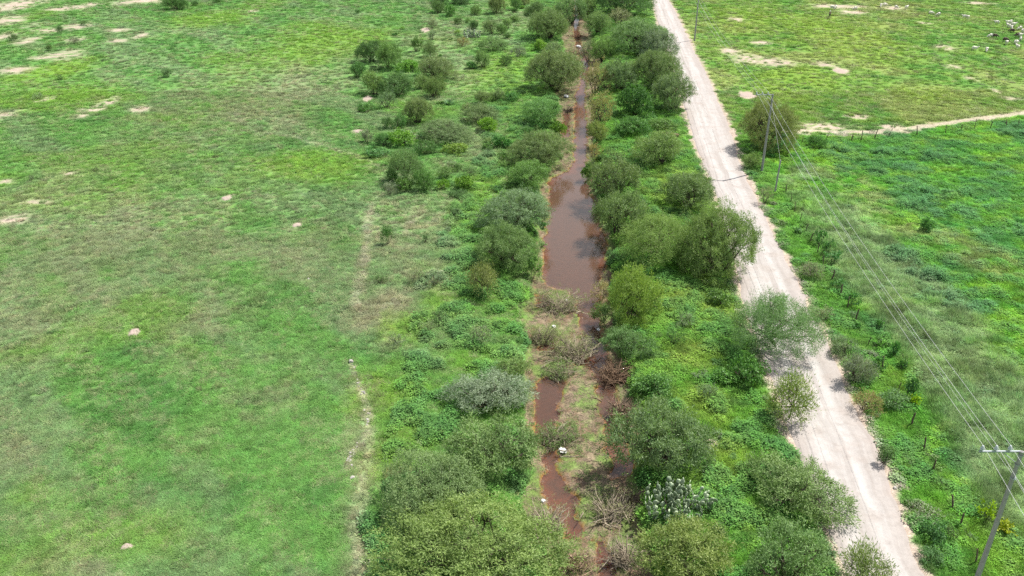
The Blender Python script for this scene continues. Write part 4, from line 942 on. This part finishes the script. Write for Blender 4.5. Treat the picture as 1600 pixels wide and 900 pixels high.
def blade_plant():
    rng = np.random.default_rng(5); V = []; F = []; T = []
    for k in range(34):
        th = k * 2.399; el = .25 + 1.1 * k / 34; d = np.array([math.cos(th) * math.cos(el), math.sin(th) * math.cos(el), math.sin(el)]); s = np.array([-math.sin(th), math.cos(th), 0]) * .055
        i = len(V); V += [-s, s, d * .55 + s * 1.2, d * .55 - s * 1.2, d * 1.15]; F += [(i, i + 1, i + 2, i + 3), (i + 3, i + 2, i + 4, i + 4)]; T += [rng.uniform(.2, .8)] * 5
    me = bpy.data.meshes.new('blades'); me.from_pydata([tuple(v) for v in V], [], [tuple(dict.fromkeys(f)) for f in F]); me.materials.append(M_LEAF)
    at = me.attributes.new('tint', 'FLOAT', 'POINT'); at.data.foreach_set('value', np.array(T, np.float32)); return me
t = thing('agave', 'spiky dark agave rosette in the middle of the left scrubland', 'agave', gp(701, 164), 0, None, (1.6, 1.6, 1.2))
o = obj('blades', blade_plant(), t); o.color = (.6, .8, .9, 1)

# ------------------------------------------------------------------ power line
def power_pole(label, base, top_h, arm_dir, detail=True):
    x, y, z = base; t = thing('power_pole', label, 'pole', base)
    kk = np.linspace(0, 1, 7); pts = np.stack([kk * 0, kk * 0, -.4 + kk * (top_h + .4)], -1)
    tb = Tubes(); tb.add(pts, .19 - .075 * kk, 10); tb.add([(0, 0, top_h - .002), (0, 0, top_h + .03)], [.115, .03], 10)
    obj('shaft', tb.mesh('shaft', M_POLE), t)
    ax = Vector((math.cos(arm_dir), math.sin(arm_dir), 0)); L = 2.35; za = top_h - .16
    bm = box_bm(L + .3, .11, .11, (L / 2 - .02, 0, 0), .012); bm.transform(Matrix.Translation((0, 0, za)) @ Matrix.Rotation(arm_dir, 4, 'Z') @ Matrix.Translation((0, -.19, 0)))
    obj('crossarm', from_bm('crossarm', bm, M_STEEL, False), t)
    tb = Tubes(); side = Vector((-math.sin(arm_dir), math.cos(arm_dir), 0)) * -.19
    tb.add([tuple(Vector((0, 0, za - .85)) + side * .75), tuple(ax * 1.05 + Vector((0, 0, za - .03)) + side)], .025, 4); obj('brace', tb.mesh('brace', M_STEEL), t)
    for zb in (za - .85, za - 1.9, za - .12):
        tb = Tubes(); tb.add([(0, 0, zb - .05), (0, 0, zb + .05)], .165, 10); obj('band', tb.mesh('band', M_STEEL), t)
    ins = lathe('insulator', [(.0, 0), (.03, 0), (.03, .08), (.095, .10), (.10, .14), (.05, .17), (.085, .20), (.085, .24), (.045, .27), (.06, .31), (.05, .36), (0, .38)], M_PORC)
    att = []
    for d in (L, L * .64, L * .28):
        o = obj('insulator', ins, t); o.location = ax * d + side + Vector((0, 0, za + .05)); o.scale = (1.25, 1.25, 1.1)
        att.append(Vector(base) + ax * d + side + Vector((0, 0, za + .45)))
    o = obj('insulator', ins, t); o.location = Vector((0, -.2, za - 1.95)); o.scale = (.7, .7, .7)
    att.append(Vector(base) + Vector((0, -.2, za - 1.75)))
    return att
P_MID = gp(1190, 268); P_NEAR = gp(1519, 925); P_FAR = gp(1085, 64)
PH = 12.0
ad = math.radians(180)
A_near = power_pole('near grey power pole with a one-sided crossarm, at the right edge', P_NEAR, PH, ad)
A_mid = power_pole('middle power pole on the verge in front of the dusty round tree', P_MID, PH, ad)
A_far = power_pole('far power pole beside the road at the top edge', P_FAR, PH, ad)
step = Vector(P_NEAR) - Vector(P_MID); OUT = [v + step * .8 for v in A_near]
stepf = Vector(P_FAR) - Vector(P_MID); OUTF = [v + stepf for v in A_far]
WL = ['outer', 'middle', 'inner', 'lower neutral']
def wire(label, pts, r, name='power_line', mat=None, parent=None):
    tb = Tubes(); tb.add(pts, r, 5); o = obj(name, tb.mesh(name, mat or M_WIRE), parent)
    if not parent: tag(o, label, 'wire')
    return o
for k in range(4):
    chain = [OUT[k], A_near[k], A_mid[k], A_far[k], OUTF[k]]; pts = []
    for q in range(4):
        a, b = chain[q], chain[q + 1]; L = (b - a).length; sag = L * .014
        for s in np.linspace(0, 1, 25)[(0 if q == 0 else 1):]:
            v = a.lerp(b, s); pts.append((v.x, v.y, v.z - 4 * sag * s * (1 - s)))
    wire('%s wire of the overhead power line along the road' % WL[k], pts, .0125 if k < 3 else .009)
# stub pole with its stay
sb = gp(1211, 300)
t = thing('stub_pole', 'short leaning grey stub pole holding the stay below the middle power pole', 'pole', sb)
tb = Tubes(); tb.add([(0, 0, -.3), (.12, .25, 2.2), (.28, .55, 4.6)], [.13, .115, .10], 9); tb.add([(.28, .55, 4.598), (.282, .555, 4.63)], [.10, .02], 9); obj('shaft', tb.mesh('shaft', M_POLE), t)
tb = Tubes(); tb.add([(.27, .53, 4.35), (.275, .54, 4.45)], .12, 9); obj('band', tb.mesh('band', M_STEEL), t)
a, b = Vector(sb) + Vector((.28, .5, 4.4)), Vector(P_MID) + Vector((0, -.15, PH - 1.3))
wire('stay wire from the middle power pole down to the stub pole', [tuple(a.lerp(b, s)) for s in np.linspace(0, 1, 8)], .012, 'stay_wire')

# ------------------------------------------------------------------ fences
def fence(label, pix, seed, hts=(1.0, 1.5), bent=.12):
    rng = random.Random(seed); pts = [gp(*p) for p in pix]; t = thing('fence', label, 'fence', pts[0]); o0 = Vector(pts[0]); tops = []
    full = []
    for a, b in zip(pts[:-1], pts[1:]):
        n = max(1, round(math.dist(a, b) / 3.6))
        for k in range(n): x = a[0] + (b[0] - a[0]) * k / n; y = a[1] + (b[1] - a[1]) * k / n; full.append((x, y, tz(x, y)))
    full.append(pts[-1])
    for p in full:
        h = rng.uniform(*hts); l = Vector((rng.gauss(0, bent), rng.gauss(0, bent), 0)); r = rng.uniform(.045, .085); q = Vector(p) - o0
        tb = Tubes(); c = [q + Vector((0, 0, -.25)), q + l * .3 + Vector((rng.gauss(0, .04), rng.gauss(0, .04), h * .45)), q + l + Vector((0, 0, h))]
        tb.add([tuple(v) for v in c], [r * 1.1, r, r * .85], 6); e = c[-1]; tb.add([tuple(e - Vector((0, 0, .002))), tuple(e + Vector((.01, .01, .035)))], [r * .85, .005], 6)
        obj('post', tb.mesh('post', M_POST), t); tops.append((q, l, h))
    for f in (.35, .62, .88):
        tb = Tubes(); tb.add([tuple(q + l * f + Vector((0, 0, 1.25 * f))) for q, l, h in tops], .006, 3); obj('wire', tb.mesh('wire', M_POST), t)
fence('wooden post and wire fence between road verge and green field', [(1228, 300), (1235, 316), (1258, 363), (1286, 415), (1312, 462), (1337, 502), (1356, 540), (1380, 577), (1402, 615), (1425, 665), (1443, 706), (1459, 736), (1488, 796), (1500, 822), (1524, 880), (1545, 930)], 3)
fence('crooked branch fence along the farm track at the upper right', [(1252, 225), (1290, 222), (1330, 220), (1345, 220), (1388, 215), (1433, 212), (1477, 209), (1502, 204), (1522, 203), (1572, 198), (1590, 197), (1640, 193)], 4, (1.1, 1.9), .28)

# ------------------------------------------------------------------ mounds, stones, log, rubbish, sheet for a sky reflection
def mound_mesh(seed):
    rng = np.random.default_rng(seed); k, m = 20, 6; V = []
    ph = rng.uniform(0, 6.28, 3)
    for i in range(m):
        r = (i + .02) / (m - 1)
        for j in range(k):
            th = 2 * math.pi * j / k; w = 1 + .16 * math.sin(2 * th + ph[0]) + .12 * math.sin(3 * th + ph[1]) + .05 * math.sin(5 * th + ph[2])
            V.append((r * w * math.cos(th), r * w * math.sin(th), (.085 * (1 - r ** 2) - .04 * math.exp(-(r / .2) ** 2) - (.10 if i == m - 1 else 0)) + rng.normal(0, .006)))
    i = np.arange(m - 1)[:, None] * k; j = np.arange(k)[None, :]; j2 = (j + 1) % k
    return mesh_np('ant_mound', V, np.stack([i + j, i + j2, i + k + j2, i + k + j], -1).reshape(-1, 4), M_SOIL, smooth=True)
for i, (px, py, r, lab) in enumerate(MOUNDS):
    o = obj('ant_mound', mound_mesh(i)); p = gp(px, py); s = r / ppm(py); o.location = (p[0], p[1], p[2] + .04); o.scale = (s, s, .5 + .2 * s); tag(o, lab, 'mound')

def rock_mesh(seed):
    rng = np.random.default_rng(seed); bm = bmesh.new(); bmesh.ops.create_icosphere(bm, subdivisions=2, radius=1)
    d = rng.normal(0, 1, (9, 3)); d /= np.linalg.norm(d, axis=1)[:, None]; h = rng.uniform(.55, .95, 9)
    for v in bm.verts:
        c = np.array(v.co)
        for n_, q in zip(d, h):
            e = c @ n_ - q
            if e > 0: c = c - n_ * e
        v.co = c
    return from_bm('stone', bm, M_ROCK, False)
RK = [rock_mesh(50 + k) for k in range(4)]
rk = random.Random(8); line = [(548, 566), (556, 580), (561, 597), (566, 612), (572, 628), (575, 645), (574, 662), (567, 680), (556, 700), (547, 716), (545, 728)]
def stone(px, py, r, lab, grp=None):
    p = gp(px, py); o = obj('stone', RK[rk.randrange(4)]); o.location = (p[0], p[1], p[2] + r * .15); o.rotation_euler = (rk.uniform(-.4, .4), rk.uniform(-.4, .4), rk.uniform(0, 6)); o.scale = (r * rk.uniform(.8, 1.3), r * rk.uniform(.8, 1.2), r * rk.uniform(.5, .8)); tag(o, lab, 'stone', grp)
stone(548, 566, .34, 'largest white stone at the upper end of the ruined stone line')
for k in range(46):
    q = rk.uniform(0, len(line) - 1.001); i = int(q); f = q - i
    stone(line[i][0] + (line[i + 1][0] - line[i][0]) * f + rk.gauss(0, 2.5), line[i][1] + (line[i + 1][1] - line[i][1]) * f + rk.gauss(0, 2), rk.uniform(.06, .15), 'small pale stone in the ruined stone line across the meadow', 'stones of the ruined line')
for px, py, lab in [(482, 436, 'white stone alone in the left meadow'), (551, 747, 'white stone below the ruined stone line'), (1398, 763, 'white stone at the near right road edge'), (258, 77, 'white stone in the upper left meadow'), (744, 130, 'white stone in the far scrub below the oval bush')]: stone(px, py, .2, lab)

p = gp(1046, 214); t = thing('fallen_log', 'brown fallen log lying on the bank between two bushes', 'log', p)
tb = Tubes(); tb.add([(-1.5, .15, .45), (-.5, .05, .5), (.6, -.05, .42), (1.5, -.15, .3)], [.30, .34, .32, .25], 10); tb.add([(-1.52, .152, .45), (-1.49, .15, .45)], [.02, .30], 10); tb.add([(1.49, -.149, .3), (1.53, -.152, .3)], [.25, .02], 10)
obj('trunk', tb.mesh('log', plain('rotten_wood', (.20, .13, .085), .9, .4, 6, bmp=.5)), t)
tb = Tubes(); tb.add([(-.4, 0, .5), (-.7, -.5, .7), (-.9, -.9, .65)], [.12, .08, .03], 6); obj('branch', tb.mesh('branch', M_BARK), t)

def bag_mesh(seed):
    rng = np.random.default_rng(seed); bm = bmesh.new(); bmesh.ops.create_icosphere(bm, subdivisions=3, radius=1)
    for v in bm.verts:
        c = v.co; f = .45 + 1.1 * float(fbm(np.array([c.x * 3.1 + seed]), np.array([c.y * 3.1 + c.z * 2.7]), seed, 4)[0]); v.co = Vector((c.x * f * 1.15, c.y * f * .8, max(-.2, c.z * f * .5)))
    return from_bm('plastic_bag_or_reflection', bm, M_BAG, False)
def bag(px, py, r, lab, col=None):
    p = gp(px, py); o = obj('plastic_bag_or_reflection', bag_mesh(int(px))); o.location = (p[0], p[1], max(p[2], ZW) + r * .35); o.scale = (r, r, r); o.rotation_euler = (0, .1, px); tag(o, lab, 'rubbish')
bag(879, 706, .36, 'white plastic bag caught below the greenish flood-bent brush'); bag(904, 76, .6, 'white rubbish heap in the far stream bed'); bag(866, 511, .22, 'white scrap caught on the flood-bent brush')
bag(886, 470, .22, 'white litter at the foot of the upper flood-bent brush'); bag(935, 517, .2, 'pale litter at the right side of the narrow dark water'); bag(849, 783, .18, 'white scrap on the bare tan brush'); bag(885, 152, .55, 'bluish white sheet standing in for the sky reflection on the narrow stream')  # final sheet is an added shape for sky reflected in water, not rubbish

# ------------------------------------------------------------------ sheep and shepherd
def skin_mesh(name, verts, edges, radii, mat, sub=1):
    me = bpy.data.meshes.new(name); me.from_pydata(verts, edges, []); o = bpy.data.objects.new(name, me); COL.objects.link(o)
    md = o.modifiers.new('s', 'SKIN'); md.use_smooth_shade = True
    for v, r in zip(me.skin_vertices[0].data, radii): v.radius = r if isinstance(r, tuple) else (r, r)
    me.skin_vertices[0].data[0].use_root = True
    o.modifiers.new('d', 'SUBSURF').levels = sub
    dg = bpy.context.evaluated_depsgraph_get(); out = bpy.data.meshes.new_from_object(o.evaluated_get(dg)); out.name = name
    bpy.data.objects.remove(o); out.materials.clear(); out.materials.append(mat); return out
def sheep_meshes(mat, graze):
    hz, hx = (.28, .88) if graze else (.86, .80)
    V = [(-.36, 0, .60), (0, 0, .60), (.34, 0, .62), (.55, 0, .66 if not graze else .55), (hx - .12, 0, hz + .04), (hx + .06, 0, hz - .06),
         (-.34, .13, .40), (-.38, .14, .22), (-.35, .14, .02), (-.34, -.13, .40), (-.38, -.14, .22), (-.35, -.14, .02), (.34, .12, .40), (.33, .13, .22), (.34, .13, .02), (.34, -.12, .40), (.33, -.13, .22), (.34, -.13, .02), (-.56, 0, .58), (-.60, 0, .45)]
    E = [(1, 0), (1, 2), (2, 3), (3, 4), (4, 5), (0, 6), (6, 7), (7, 8), (0, 9), (9, 10), (10, 11), (2, 12), (12, 13), (13, 14), (2, 15), (15, 16), (16, 17), (0, 18), (18, 19)]
    R = [.25, .29, .25, .15, .10, .06, .08, .045, .04, .08, .045, .04, .08, .045, .04, .08, .045, .04, .07, .035]
    V = [V[1], V[0]] + V[2:]; R = [R[1], R[0]] + R[2:]; sw = {0: 1, 1: 0}; E = [(sw.get(a, a), sw.get(b, b)) for a, b in E]
    body = skin_mesh('body', V, E, R, mat)
    tb = Tubes()
    for sgn in (-1, 1): tb.add([(hx - .14, .07 * sgn, hz + .08), (hx - .17, .17 * sgn, hz + .06)], [.035, .012], 5)
    return body, tb.mesh('ears', mat)
WS = [sheep_meshes(M_WOOL, True), sheep_meshes(M_WOOL, False)]; DS = [sheep_meshes(M_DARKWOOL, True)]
sr = random.Random(12)
def sheep(px, py, lab, dark=False, grp=None, sc=1.2):
    t = thing('sheep', lab, 'sheep', gp(px, py), sr.uniform(0, 6.28), grp, (sc,) * 3); b, e = (DS[0] if dark else WS[sr.randrange(2)]); obj('body', b, t); obj('ears', e, t)
G1 = 'white sheep grazing in the flock at the far right edge of the pasture'
for px, py in [(1575, 38), (1579, 37), (1583, 41), (1575, 43), (1580, 46), (1593, 47), (1593, 58), (1594, 64), (1587, 69), (1598, 51)]: sheep(px, py, G1, False, 'flock at the right edge')
G2 = 'white sheep far off near the shepherd, in the thin upper part of the pasture'
for px, py in [(1376, 11), (1382, 10), (1400, 14), (1416, 14)]: sheep(px, py, G2, False, 'sheep scattered at the top')
sheep(1300, 14, 'white sheep right behind the shepherd, left of a pair'); sheep(1305, 14, 'white sheep right behind the shepherd, right of a pair'); sheep(1336, 16, 'white sheep alone between the shepherd and the far scatter')
sheep(1454, 23, 'white sheep on the far ditch line, left of two'); sheep(1466, 25, 'white sheep on the far ditch line, right of two')
sheep(1507, 29, 'white sheep left of a close pair above the flock'); sheep(1512, 30, 'white sheep right of a close pair above the flock'); sheep(1557, 38, 'white sheep alone between the close pair and the flock')
sheep(1547, 59, 'white sheep beside a dark one, left of the flock'); sheep(1554, 59, 'dark sheep beside a white one, left of the flock', True); sheep(1570, 65, 'dark sheep at the lower left of the flock', True); sheep(1572, 70, 'white sheep just below the dark sheep of the flock')
sheep(1522, 79, 'white sheep lowest left in the pasture, beside its shadow'); sheep(1541, 81, 'white sheep lowest in the pasture, right of another'); sheep(1589, 76, 'thin sheep lowest right of the flock'); sheep(1581, 51, 'brown sheep below the tight bunch of the flock', True); sheep(1589, 58, 'dark sheep at the right of the flock near the frame edge', True)

def person():
    p = gp(1296, 27); t = thing('person', 'person in pale hat and dark trousers standing in the far pasture', 'person', p, 2.6)
    V = [(0, 0, .95), (0, .02, 1.18), (0, .05, 1.40), (0, .08, 1.52), (0, .10, 1.62), (0, .11, 1.70), (.19, .05, 1.40), (.27, .10, 1.15), (.24, .26, .98), (.23, .33, .93), (-.19, .05, 1.40), (-.28, .04, 1.14), (-.27, .12, .90), (-.27, .15, .82),
         (.10, 0, .88), (.12, .05, .48), (.12, 0, .08), (.13, .14, .03), (-.10, 0, .88), (-.12, -.02, .48), (-.12, -.10, .08), (-.13, .04, .03)]
    E = [(0, 1), (1, 2), (2, 3), (3, 4), (4, 5), (2, 6), (6, 7), (7, 8), (8, 9), (2, 10), (10, 11), (11, 12), (12, 13), (0, 14), (14, 15), (15, 16), (16, 17), (0, 18), (18, 19), (19, 20), (20, 21)]
    R = [.15, .14, .15, .065, .10, .085, .07, .05, .04, .035, .07, .05, .04, .035, .10, .07, .05, .045, .10, .07, .05, .045]
    o = obj('body', skin_mesh('body', V, E, R, M_CLOTH, 2), t); o.color = (.42, .26, .20, 1)
    def cl(name, idx, ed, grow, col):
        m = {q: k for k, q in enumerate(idx)}
        o = obj(name, skin_mesh(name, [V[q] for q in idx], [(m[a], m[b]) for a, b in ed], [R[q] + grow for q in idx], M_CLOTH, 1), t); o.color = (*col, 1)
    cl('shirt', [1, 2, 0, 6, 7, 10, 11], [(1, 2), (0, 1), (2, 6), (6, 7), (2, 10), (10, 11)], .022, (.42, .30, .30))
    cl('trousers', [0, 14, 15, 16, 18, 19, 20], [(0, 14), (14, 15), (15, 16), (0, 18), (18, 19), (19, 20)], .022, (.07, .06, .08))
    h = lathe('hat', [(.24, -.01), (.25, 0), (.13, .02), (.12, .10), (.08, .14), (.0, .14)], M_CLOTH); o = obj('hat', h, t); o.location = (0, .11, 1.74); o.color = (1.0, .98, .92, 1)
person()

# ------------------------------------------------------------------ sward, weeds and litter, scattered as real blades and leaves
def clump_mesh(name, seed, n, kind):
    rng = np.random.default_rng(seed); V = []; F = []; T = []
    for k in range(n):
        th = rng.uniform(0, 6.283); r = .5 * math.sqrt(rng.random()); b = np.array([math.cos(th) * r, math.sin(th) * r, -.02]); az = rng.uniform(0, 6.283); q = np.array([math.cos(az), math.sin(az), 0]); s = np.array([-q[1], q[0], 0])
        if kind == 'grass':
            h = rng.uniform(.5, 1.1); w = rng.uniform(.022, .05); tip = b + q * h * rng.uniform(.2, .8) + np.array([0, 0, h * rng.uniform(.6, 1)])
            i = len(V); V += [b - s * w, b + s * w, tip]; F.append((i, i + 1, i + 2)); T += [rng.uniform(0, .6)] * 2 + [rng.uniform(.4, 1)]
        elif kind == 'weed':
            h = rng.uniform(.1, 1.0) * (1 - r); c = b + np.array([0, 0, h]); l = rng.uniform(.10, .22); w = l * rng.uniform(.5, .8); up = np.array([0, 0, rng.uniform(-.3, .5)])
            d = q + up; d /= np.linalg.norm(d); i = len(V); V += [c, c + d * l * .5 + s * w * .5, c + d * l, c + d * l * .5 - s * w * .5]; F.append((i, i + 1, i + 2, i + 3)); T += [rng.uniform(0, 1)] * 4
        else:
            l = rng.uniform(.3, .9); w = rng.uniform(.012, .03); h = np.array([0, 0, rng.uniform(.03, .25)]); i = len(V); V += [b + h * .4 - s * w, b + h * .4 + s * w, b + q * l + h]; F.append((i, i + 1, i + 2)); T += [rng.uniform(0, 1)] * 3
    me = bpy.data.meshes.new(name); me.from_pydata([tuple(v) for v in V], [], F); me.materials.append(M_LITTER if kind == 'litter' else M_SCAT)
    at = me.attributes.new('tint', 'FLOAT', 'POINT'); at.data.foreach_set('value', np.array(T, np.float32)); return me

def scatter(name, label, P, S, SZ, Ccol, seed, kind, n, nv=4):
    col = bpy.data.collections.new(name + '_kinds')
    for k in range(nv):
        o = bpy.data.objects.new(name + '_clump', clump_mesh(name + '_clump', seed + k, n, kind)); col.objects.link(o)
    me = bpy.data.meshes.new(name); N = len(P); me.vertices.add(N); me.vertices.foreach_set('co', P.astype(np.float32).ravel())
    rng = np.random.default_rng(seed)
    for an, ty, arr, f in (('scol', 'FLOAT_COLOR', np.concatenate([Ccol, np.ones((N, 1))], 1), 'color'), ('ssc', 'FLOAT_VECTOR', np.stack([S, S, SZ], 1), 'vector'), ('srot', 'FLOAT_VECTOR', np.stack([np.zeros(N), np.zeros(N), rng.uniform(0, 6.28, N)], 1), 'vector')):
        at = me.attributes.new(an, ty, 'POINT'); at.data.foreach_set(f, np.ascontiguousarray(arr, np.float32).ravel())
    o = obj(name, me, kind='stuff'); o['label'] = label; o['category'] = 'ground cover'
    ng = bpy.data.node_groups.new(name, 'GeometryNodeTree'); ng.interface.new_socket('Geometry', in_out='INPUT', socket_type='NodeSocketGeometry'); ng.interface.new_socket('Geometry', in_out='OUTPUT', socket_type='NodeSocketGeometry')
    n_, l = ng.nodes, ng.links; gi = n_.new('NodeGroupInput'); go = n_.new('NodeGroupOutput'); ip = n_.new('GeometryNodeInstanceOnPoints'); ci = n_.new('GeometryNodeCollectionInfo')
    ci.inputs['Collection'].default_value = col; ci.inputs['Separate Children'].default_value = True; ci.inputs['Reset Children'].default_value = True
    ip.inputs['Pick Instance'].default_value = True
    def named(a):
        q = n_.new('GeometryNodeInputNamedAttribute'); q.data_type = 'FLOAT_VECTOR'; q.inputs['Name'].default_value = a; return q.outputs['Attribute']
    l.new(gi.outputs[0], ip.inputs['Points']); l.new(ci.outputs[0], ip.inputs['Instance']); l.new(named('ssc'), ip.inputs['Scale']); l.new(named('srot'), ip.inputs['Rotation']); l.new(ip.outputs[0], go.inputs[0])
    o.modifiers.new('scatter', 'NODES').node_group = ng
    return o

rg = np.random.default_rng(99)
def candidates(n, y0, y1):
    Yc = rg.uniform(y0, y1, n); half = (Yc * CT + CAM_H * ST) * 800 / F_PX * 1.12 + 2; Xc = rg.uniform(-1, 1, n); W_ = half.max(); keep = np.abs(Xc * W_) < half
    return (Xc * W_)[keep], Yc[keep]
parts = [candidates(n, a, b) for n, a, b in ((70000, 37, 62), (90000, 62, 100), (90000, 100, 170), (60000, 170, 290))]
X = np.concatenate([p[0] for p in parts]); Y = np.concatenate([p[1] for p in parts])
C, M = zones(X, Y); Z = terrain(X, Y); N = len(X); u = rg.random(N)
cl = fbm(X * .55, Y * .55, 141, 3); cl2 = fbm(X * .16, Y * .16, 151, 3)
ok = (M['rc'] > .15) & (M['wet'] < -.15) & (u > M['bare'] * 1.15)
lush = (M['strip'] | M['field'] | (M['lb'] & (cl > .54))) & (M['chan'] < .4)
meadow = ok & ~lush & (M['chan'] < .3)
jit = rg.uniform(.62, 1.45, (N, 1)) * (1 + rg.normal(0, .05, (N, 3)))
straw = (rg.random(N) < .08 + .34 * sstep(.48, .62, fbm(X * .30 + Y * .24, Y * .11 - X * .05, 171, 4))) & ~lush
C = np.where(straw[:, None], C * .5 + np.array([.235, .235, .135]) * .5, C)
k = meadow & (u < .75)
sz = rg.uniform(.09, .20, N) * (1 + .6 * sstep(.5, .7, cl)) * (.7 + Y / 140)
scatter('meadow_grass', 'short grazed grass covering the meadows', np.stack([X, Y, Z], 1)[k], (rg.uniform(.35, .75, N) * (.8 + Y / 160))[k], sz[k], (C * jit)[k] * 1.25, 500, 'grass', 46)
lw = ok & lush
long_ = M['field'] & (M['ml'] > .4) & (u < .8)
k = lw & (long_ | (u < .35))
scatter('long_grass', 'long rank grass on the banks and along the field edge', np.stack([X, Y, Z], 1)[k], (rg.uniform(.5, .9, N) * (.8 + Y / 200))[k], (rg.uniform(.22, .5, N) * (1 + 1.1 * M['ml'] * sstep(.42, .62, fbm(X * .5 - Y * .2, Y * .45, 133, 3))))[k], (C * jit * (1 + .35 * (fbm(X * .4, Y * .4, 137, 3)[:, None] - .5) * 3) * (1 + .4 * M['ml'][:, None]))[k] * np.array([1.25, 1.2, 1.35]), 520, 'grass', 56)
k = lw & (~long_ | (M['crop'] > .3)) & ((cl2 * .5 + cl * .5 > .42) | (M['crop'] > .3))
dark = (sstep(.55, .66, cl) * .5 * (1 - M['crop']))[:, None]
Cw = C * (1 - dark) + np.array([.045, .15, .035]) * dark
hw = rg.uniform(.25, .55, N) * (.6 + 1.1 * sstep(.45, .68, cl)) * np.where(M['field'], .7 + 1.3 * M['crop'], 1.1)
scatter('leafy_weeds', 'lush leafy weeds covering the banks, verge and green field', np.stack([X, Y, Z], 1)[k], (rg.uniform(.6, 1.15, N) * (.85 + Y / 260))[k], hw[k], (Cw * jit)[k] * np.array([1.22, 1.17, 1.4]), 540, 'weed', 44)
# dead twigs and trash on the stream bed
n = 26000; Yb = rg.uniform(36, 250, n); Xb = ch_l(Yb) - 1.5 + rg.random(n) * (ch_r(Yb) - ch_l(Yb) + 3); C, M = zones(Xb, Yb); Zb = terrain(Xb, Yb); u = rg.random(n)
k = (M['wet'] < -.05) & (M['chan'] > .3) & (u < .8)
tw = np.where(rg.random((n, 1)) < .6, np.array([[.22, .165, .12]]), np.array([[.12, .19, .05]])) * rg.uniform(.5, 1.3, (n, 1))
scatter('stream_litter', 'washed-up twigs and dead grass on the stream bed', np.stack([Xb, Yb, Zb], 1)[k], rg.uniform(.35, .8, n)[k], rg.uniform(.3, .9, n)[k], tw[k], 560, 'litter', 14)
